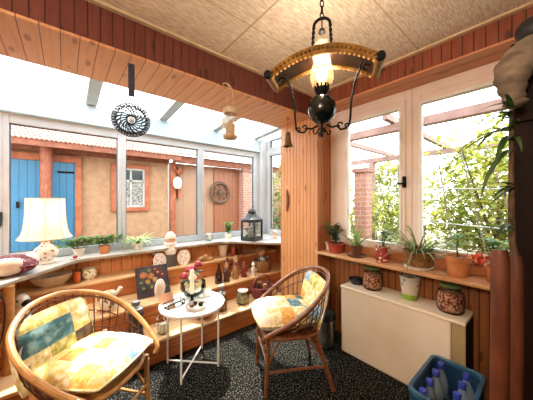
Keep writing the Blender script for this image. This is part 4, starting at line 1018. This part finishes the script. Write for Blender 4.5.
for a in ((1.81,0,.25,.18,.036,1.5),(1.76,.1,-.32,.26,.040,.35),(1.75,.25,-.05,.22,.036,1.0),(1.74,-.3,.1,.32,.034,2.0),(1.72,.5,-.3,.22,.036,1.2),(1.66,.2,-.5,.28,.036,1.6),(1.79,-.7,.6,.14,.026,1.5),(1.84,.6,.8,.12,.024,1.0),(1.70,1.0,.3,.16,.026,2.0),
          (1.51,0,.5,.10,.034,1.0),(1.50,.2,-.1,.11,.036,.8),(1.49,-.3,-.6,.11,.034,.6),(1.495,.6,.2,.10,.034,.8),(1.50,-.5,.3,.09,.034,.9),(1.36,0,.3,.10,.03,1.0),(1.35,.3,-.2,.11,.034,.9),(1.34,-.3,.1,.14,.026,1.4),(1.33,.7,.2,.09,.03,.9)): blade(*a)
for i in range(12): blade(R.uniform(1.72,1.86),R.uniform(-1.0,1.2),R.uniform(-.1,1.0),R.uniform(.08,.13),.02,R.uniform(.8,1.8))
obj('foliage',lf,GREEN_D,t)

# ------------------------------------------------------------------ things hanging from the beam and column
t=thing('wind_spinner','dark metal flower shaped wind spinner hanging from the wooden beam','wind spinner',(.317,1.69,1.845),math.radians(-10.6))
mb=MB(); zc=.105
for k in range(36):
    a=k*2*PI/36
    P=[]
    for s in range(9):
        f=s/8; r=.022+.078*f; aa=a+.9*f; P.append((r*math.cos(aa),.012*math.sin(f*PI)*(1 if k%2 else -1),zc+r*math.sin(aa)))
    mb.tube(P,[.0032]*8+[.002],5)
    aa=a+.9; mb.tube([((.093+.013*math.cos(q))*math.cos(aa)-.013*math.sin(q)*math.sin(aa),0,zc+(.093+.013*math.cos(q))*math.sin(aa)+.013*math.sin(q)*math.cos(aa)) for q in [2*PI*j/10 for j in range(10)]],.003,5,closed=True)
for r in (.024,.06): mb.tube([(r*math.cos(q*PI/16),0,zc+r*math.sin(q*PI/16)) for q in range(32)],.003,5,closed=True)
obj('spinner',mb,pbr('gunmetal','#221f28','#38343e',20,.4,metal=.5),t)
obj('crystal',MB().ball((0,0,zc),.018,10),PORC,t)
obj('cord',MB().tube([(0,0,.20),(0,0,.255)],.0014,5).tube([(0,0,.45),(0,0,.535)],.0014,5),SILVER,t)
obj('tail_plate',MB().box((-.018,-.004,.25),(.018,.004,.455)),pbr('navy_plate','#1c2233','#2a3148',10,.4),t,bevel=.0035)
obj('hook',MB().tube([(0,0,.53),(.008,0,.545),(0.0,.012,.555),(0,.02,.55)],.003,6),BRASS,t)
MK=NT('hazy_glass'); MK.t.nodes.remove(MK.b); a_=MK.n('ShaderNodeBsdfTransparent'); b_=MK.n('ShaderNodeBsdfTranslucent'); b_.inputs[0].default_value=lin('#e8dcc8'); c_=MK.n('ShaderNodeMixShader')
MK.l(MK.math('ADD',.22,MK.math('MULTIPLY',MK.noise(MK.obj(),14),.2)),c_.inputs[0]); MK.l(a_.outputs[0],c_.inputs[1]); MK.l(b_.outputs[0],c_.inputs[2]); MK.l(c_.outputs[0],MK.out.inputs['Surface']); MILK=MK.mat
t=thing('hanging_lantern','glass jar lantern with candle hanging by a rope from the beam','lantern',(.985,1.615,1.94),math.radians(20))
obj('glass',MB().lathe([(0,.0),(.05,0),(.07,.03),(.074,.10),(.06,.16),(.045,.19),(.047,.20),(.042,.20),(.056,.16),(.068,.10),(.064,.034),(0,.006)],28),MILK,t)
obj('metal_base',MB().lathe([(0,-.012),(.048,-.012),(.055,0),(.05,.012),(0,.008)],24),pbr('rusty_cream','#c4a884','#a08460',24,.6),t)
obj('metal_band',MB().lathe([(.05,.18),(.053,.185),(.053,.215),(.046,.225),(.044,.215),(.046,.19)],24),pbr('aged_cream_metal','#d8c4a4','#b8a080',24,.6),t)
obj('candle',MB().lathe([(0,.008),(.036,.008),(.036,.10),(.03,.104),(0,.10)],20),pbr('beige_wax','#e0ccac','#ccb48e',10,.5),t)
mb=MB(); 
for s in (-1,1): mb.tube(smooth_path([(s*.052,0,.205),(s*.045,0,.30),(s*.02,0,.38),(s*.006,.03,.425),(0,.08,.435)],5),.0045,6)
obj('rope_handle',mb,pbr('rope','#cdb894','#b09a74',60,.9),t)
obj('nail',MB().tube([(0,.1,.43),(0,.055,.437)],.004,6),IRON,t)
t=thing('brass_bell','aged brass bell hanging on a cord from the soffit by the column','bell',(1.85,1.845,2.03))
obj('body',MB().lathe([(.056,0),(.05,.012),(.040,.04),(.034,.09),(.03,.13),(.018,.155),(0,.16),(.014,.15),(.026,.125),(.034,.04),(.05,0),(.056,0)],26),pbr('bell_bronze','#8a6a40','#5c4428',14,.45,metal=.5),t)
obj('clapper',MB().tube([(0,0,.12),(0,0,.005)],.002,5).ball((0,0,-.004),.010,8),IRON,t)
mb=MB().tube([(0,0,.158),(0,0,.30)],.002,5); obj('cord',mb,IRON,t)
obj('hook',MB().tube([(-.02,0,.30),(-.01,0,.292),(0,0,.30),(0,0,.327)],.003,6).tube([(.02,0,.31),(.01,0,.30),(0,0,.305)],.003,6),IRON,t)
t=thing('wall_ornament','curved carved wooden ornament hanging on the board covered column','ornament',(2.094,2.085,1.31))
mb=MB(); n=14
P=[(0,-.012-.034*math.sin(PI*i/n),.015+.27*i/n) for i in range(n+1)]
prof=[(-.02+.004,.0)]
vs=[];fs=[]
for i in range(n+1):
    z=.27*i/n; w=.03*math.sin(PI*(i+.3)/(n+.6)); yo=.012*math.cos(PI*i/n)
    vs+=[(-.004,-w+.012,z),(-.004,.016,z),(-.02,.016,z),(-.02,-w+.012,z)]
for i in range(n):
    a=4*i
    for k in range(4): fs.append((a+k,a+(k+1)%4,a+4+(k+1)%4,a+4+k))
fs+=[(3,2,1,0),(4*n,4*n+1,4*n+2,4*n+3)]
obj('carving',mb.add(vs,fs),pbr('carved_wood','#8a4f28','#6e3a1c',12,.4,stretch=(1,1,.3)),t)
obj('hanger',MB().tube([(-.01,.01,.268),(-.006,.008,.305)],.0025,6).ball((-.004,.008,.307),.007,8),PORC,t)

# ------------------------------------------------------------------ outdoors
struct('ground',MB().box((-8,3.4,-.25),(16,18,-.15)).box((2.8,-14,-.25),(16,3.4,-.15)),PAVE)
FY=6.5
t=thing('neighbour_house','peach plastered outbuilding with blue plank doors across the courtyard','building',(.0,FY,-.15))
zz=lambda z:z+.15
obj('wall',MB().box((-5,0,0),(2.07,.3,zz(2.62))),PEACH,t)
for x0,x1 in ((-1.25,-.32),(-.26,.16)):
    d=obj('door',MB().box((x0,-.05,0),(x1,-.002,zz(2.22))),BLUE_P,t)
    if x0>-1: obj('hinge_strap',MB().box((-.12,-.062,zz(2.0)),(.15,-.05,zz(2.04))),IRON,d)
    else: obj('handle',MB().box((-.70,-.09,zz(1.30)),(-.66,-.05,zz(1.42))),IRON,d)
fr=MB().box((.16,-.09,0),(.27,0,zz(2.36))).box((-1.4,-.09,zz(2.22)),(.16,0,zz(2.36)))
obj('door_frame',fr,BROWN_F,t,bevel=.01)
obj('lintel',MB().box((-5,-.12,zz(2.40)),(2.07,0,zz(2.62))),EAVE,t)
obj('porch_post',MB().tube([(-.28,-.28,0),(-.27,-.27,1.2),(-.28,-.28,2.0),(-.27,-.28,zz(2.48))],[.10,.085,.09,.10],10),LOG,t)
wf=MB(); rect_frame(wf,.80,1.60,zz(1.18),zz(2.30),.90,1.50,zz(1.28),zz(2.20),-.06,.0,'X'); w=obj('window',wf,BROWN_F,t,bevel=.008)
wm=MB(); rect_frame(wm,.90,1.50,zz(1.28),zz(2.20),.94,1.46,zz(1.32),zz(2.16),-.045,-.01,'X'); wm.box((1.18,-.045,zz(1.3)),(1.22,-.01,zz(2.18))); wm.box((.92,-.045,zz(1.88)),(1.48,-.01,zz(1.93))); obj('white_sash',wm,OUT_WHITE,w)
obj('curtain',MB().box((.94,-.012,zz(1.32)),(1.46,-.004,zz(1.90))),LACE,w); obj('pane',MB().box((.94,-.012,zz(1.93)),(1.46,-.004,zz(2.16))),DKPANE,w)
# tiled roof with scalloped eave
mb=MB(); n=110; x0,x1=-5,2.2
rows_=6
for r in range(rows_):
    ya=-.62+r*.17; za=zz(2.52)+r*.072
    for k in range(n):
        x=x0+(x1-x0)*k/n; xe=x+(x1-x0)/n; xm=(x+xe)/2; off=((x1-x0)/n/2 if r%2 else 0)
        mb.add([(x+off,ya,za+.02),(xm+off,ya-.012,za+.045),(xe+off,ya,za+.02),(xe+off,ya+.2,za+.098),(xm+off,ya+.2,za+.12),(x+off,ya+.2,za+.098)],[(0,1,4,5),(1,2,3,4)])
        mb.add([(x+off,ya,za),(xm+off,ya-.012,za+.02),(xe+off,ya,za),(xe+off,ya,za+.02),(xm+off,ya-.012,za+.045),(x+off,ya,za+.02)],[(0,1,4,5),(1,2,3,4)])
mb.add([(x0,-.58,zz(2.50)),(x1,-.58,zz(2.50)),(x1,.5,zz(2.98)),(x0,.5,zz(2.98))],[(0,1,2,3)])
obj('tiled_roof',mb,TILE,t)
obj('eave_board',MB().box((-5,-.60,zz(2.42)),(2.2,-.56,zz(2.54))),EAVE,t)
for k in range(12):
    x=-4.6+k*.6; obj('rafter',MB().box((x-.04,-.56,zz(2.46)),(x+.04,0,zz(2.55))),EAVE,t)
for i,(y,z,l) in enumerate(((5.2,3.02,'lower thin cable running above the courtyard roof'),(5.2,3.22,'upper thin cable running above the courtyard roof'))):
    o=obj('overhead_cable',MB().tube([(-5,y,z+.02),(-1,y,z-.03),(3,y,z),(6,y,z+.02)],.012,6),pbr('cable_grey%d'%i,'#b8b4b0','#a8a4a0',4,.7)); tag(o,l,'cable','cables above the courtyard')
# plank wing
t=thing('plank_wing','pale plank covered wing of the courtyard with a dark beam','building',(2.98,6.52,-.15))
obj('wall',MB().box((-.82,.06,0),(.45,.3,zz(2.45))),PEACH_P,t); obj('corner_post',MB().box((-.85,-.06,0),(-.72,.06,zz(2.45))),BROWN_F,t)
obj('red_wall',MB().box((.45,.02,0),(1.4,.3,zz(2.45))),RED_P,t); obj('beam',MB().box((-.85,-.35,zz(2.42)),(4.2,-.2,zz(2.60))),EAVE,t)
obj('eave_roof',MB().add([(-.9,-.5,zz(2.6)),(4.2,-.5,zz(2.6)),(4.2,1.2,zz(3.2)),(-.9,1.2,zz(3.2)),(-.9,-.5,zz(2.64)),(4.2,-.5,zz(2.64)),(4.2,1.2,zz(3.24)),(-.9,1.2,zz(3.24))],[(0,3,2,1),(4,5,6,7),(0,1,5,4),(1,2,6,5),(2,3,7,6),(3,0,4,7)]),TILE,t)
t=thing('brick_wall','pale red brick wall at the end of the courtyard','wall',(5.6,6.3,-.15))
obj('masonry',MB().box((-1.3,-.05,0),(2.2,.2,zz(2.35))),BRICK,t); obj('coping',MB().box((-1.33,-.1,zz(2.35)),(2.2,.25,zz(2.42))),TILE,t)
t=thing('wall_sconce','white wall lantern on a brown bracket on the courtyard wall','wall lamp',(2.36,6.50,1.72))
obj('bracket',MB().box((-.04,-.05,-.22),(.04,.05,.62)).tube([(-.17,-.06,.62),(0,-.06,.38),(.17,-.06,.62)],.03,8),BROWN_F,t)
obj('lantern_body',MB().lathe([(0,-.02),(.07,-.02),(.11,.06),(.11,.2),(.05,.28),(0,.30)],12,(-.10,-.17,.05)),PORC,t); obj('arm',MB().tube([(0,-.05,.3),(-.06,-.12,.38),(-.10,-.17,.34)],.012,8),IRON,t)
t=thing('wagon_wheel','old wooden wheel ornament hanging on the reddish plank wall','wheel',(3.6,6.48,1.35))
mb=MB().tube([(.30*math.cos(q*PI/16),0,.32+.30*math.sin(q*PI/16)) for q in range(32)],.045,8,closed=True); obj('rim',mb,BARK,t)
for k in range(8): a=k*PI/4; obj('spoke',MB().tube([(.04*math.cos(a),0,.32+.04*math.sin(a)),(.28*math.cos(a),0,.32+.28*math.sin(a))],.018,6),BARK,t)
obj('hub',MB().tube([(0,-.05,.32),(0,.03,.32)],[.06,.07],14),BARK,t)
# plants outside
def bush(name,label,loc,rad,n,ls,m,seed,trunk=True,cat='bush',group=None,base=0):
    R=random.Random(seed); t=thing(name,label,cat,loc,0,group)
    lf=MB()
    for i in range(n):
        while True:
            p=Vector((R.uniform(-1,1),R.uniform(-1,1),R.uniform(-1,1)))
            if p.length<1 and (p.length>.45 or R.random()<.3): break
        bl=1+.25*math.sin(p.x*5+seed)*math.cos(p.y*4+p.z*5)
        q=Vector((p.x*rad[0]*bl,p.y*rad[1]*bl,base+rad[2]*(1+p.z*bl)))
        a=R.uniform(0,6.28); L_=ls*R.uniform(.6,1.3)
        lf.leaf(q,(math.cos(a),math.sin(a),R.uniform(-.8,.6)),L_,L_*.55,.5,2)
    obj('foliage',lf,m,t)
    st=MB()
    for k in range(7):
        a=k*.9; e=Vector((rad[0]*.7*math.cos(a),rad[1]*.7*math.sin(a),base+rad[2]*R.uniform(.8,1.7)))
        st.tube([(0,0,0),(e.x*.2,e.y*.2,e.z*.5),e],[.035,.025,.008],6)
    obj('branches',st,BARK,t)
bush('shrub','olive leafy shrub outside the narrow side window',(3.95,3.8,-.15),(.75,.8,1.2),2400,.12,GARDEN3,1)
bush('shrub','dark green tall shrub behind the olive one by the brick wall',(6.0,4.9,-.15),(.9,.8,1.3),2000,.14,GARDEN3,2)
bush('garden_tree','bright yellow green tree filling the left garden window',(8.2,3.5,-.15),(1.3,1.2,1.3),3200,.16,GARDEN,3,cat='tree',base=.5)
bush('garden_tree','bright yellow green tree filling the right garden window',(5.4,.62,-.15),(.95,1.0,1.3),3000,.13,GARDEN,4,cat='tree',base=.35)
bush('shrub','deep green low shrub close outside the garden window',(3.35,1.2,-.15),(.4,.45,.62),900,.10,GARDEN2,5)
bush('shrub','deep green tall shrub at the far right of the garden',(5.1,-1.6,-.15),(.8,.8,1.2),1700,.11,GARDEN2,6)
bush('garden_tree','pale distant tree behind the pergola posts',(9.4,.4,-.15),(1.6,1.6,1.6),2200,.2,GARDEN,8,cat='tree',base=.5)
bush('garden_tree','yellowish distant tree behind the brick pillar',(8.6,6.6,-.15),(1.5,1.4,1.5),1800,.2,GARDEN,9,cat='tree',base=.3)
bush('shrub','light green rounded shrub between the brick pillar and the pergola',(5.6,2.65,-.15),(.85,.8,.95),1700,.12,GARDEN,11)
bush('hedge','long tall yellow green hedge along the back of the garden',(7.0,.2,-.15),(.5,2.4,1.15),4200,.15,GARDEN,13,cat='hedge')
# pergola
t=thing('pergola','faded pinkish wooden pergola over the garden beyond the windows','pergola',(3.7,1.2,-.15))
for y in (-1.6,1.9): obj('post',MB().box((-.06,y-.06,0),(.06,y+.06,zz(2.45))),PERG,t)
for y in (-1.6,1.9): obj('post',MB().box((2.54,y-.06,0),(2.66,y+.06,zz(2.45))),PERG,t)
obj('beam',MB().box((-.06,-2.2,zz(2.45)),(.06,2.5,zz(2.56))),PERG,t); obj('beam',MB().box((2.54,-2.2,zz(2.45)),(2.66,2.5,zz(2.56))),PERG,t)
for y in (-.9,.3,1.5): obj('crossbeam',MB().box((-.3,y-.035,zz(2.57)),(2.9,y+.035,zz(2.66))),PERG,t)
t=thing('brick_pillar','narrow brick pillar standing among the garden greenery','pillar',(3.75,2.0,-.15))
obj('shaft',MB().box((-.10,-.10,0),(.10,.10,2.05)),BRICK,t); obj('cap',MB().box((-.13,-.13,2.05),(.13,.13,2.11)),TILE,t)
t=thing('trellis','thin wire trellis leaning outside the right garden window','trellis',(3.3,.55,-.15))
for k in range(5): obj('wire',MB().tube([(0,-.55+k*.27,0),(.08,-.35+k*.27,1.15),(.1,-.1+k*.22,2.2)],.007,6),SILVER,t)
for z in (.9,1.3,1.7): obj('wire',MB().tube([(.06,-.5,z),(.08,.75,z+.05)],.006,6),SILVER,t)

# ------------------------------------------------------------------ light, sky, camera
W=bpy.data.worlds.new('sky'); bpy.context.scene.world=W; W.use_nodes=True; nt=W.node_tree
bg=nt.nodes['Background']; tc=nt.nodes.new('ShaderNodeTexCoord'); sp_=nt.nodes.new('ShaderNodeSeparateXYZ'); cr_=nt.nodes.new('ShaderNodeValToRGB')
nt.links.new(tc.outputs['Generated'],sp_.inputs[0]); nt.links.new(sp_.outputs[2],cr_.inputs[0]); nt.links.new(cr_.outputs[0],bg.inputs[0])
cr_.color_ramp.elements[0].position=.0; cr_.color_ramp.elements[0].color=(1,.97,.94,1); cr_.color_ramp.elements[1].position=.8; cr_.color_ramp.elements[1].color=(.86,.94,1,1)
bg.inputs[1].default_value=4.4
S_=bpy.data.lights.new('sun','SUN'); S_.energy=7; S_.angle=math.radians(1.2); S_.color=(1,.93,.82)
so2=bpy.data.objects.new('sun',S_); C.objects.link(so2)
so2.rotation_euler=Vector((.12,.40,1)).to_track_quat('Z','Y').to_euler()
cam=bpy.data.cameras.new('camera'); co=bpy.data.objects.new('camera',cam); C.objects.link(co)
co.location=(0,0,1.45); co.rotation_euler=(PI/2,0,math.radians(50-90)); cam.sensor_width=36; cam.lens=36*240/533; cam.clip_start=.02
sc=bpy.context.scene; sc.camera=co
sc.view_settings.view_transform='Standard'; sc.view_settings.look='None'; sc.view_settings.gamma=1; sc.view_settings.use_curve_mapping=False
sc.view_settings.exposure=0.7
sc.cycles.use_denoising=True
sc.cycles.max_bounces=10; sc.cycles.diffuse_bounces=5; sc.cycles.transparent_max_bounces=16; sc.cycles.caustics_reflective=False; sc.cycles.caustics_refractive=False
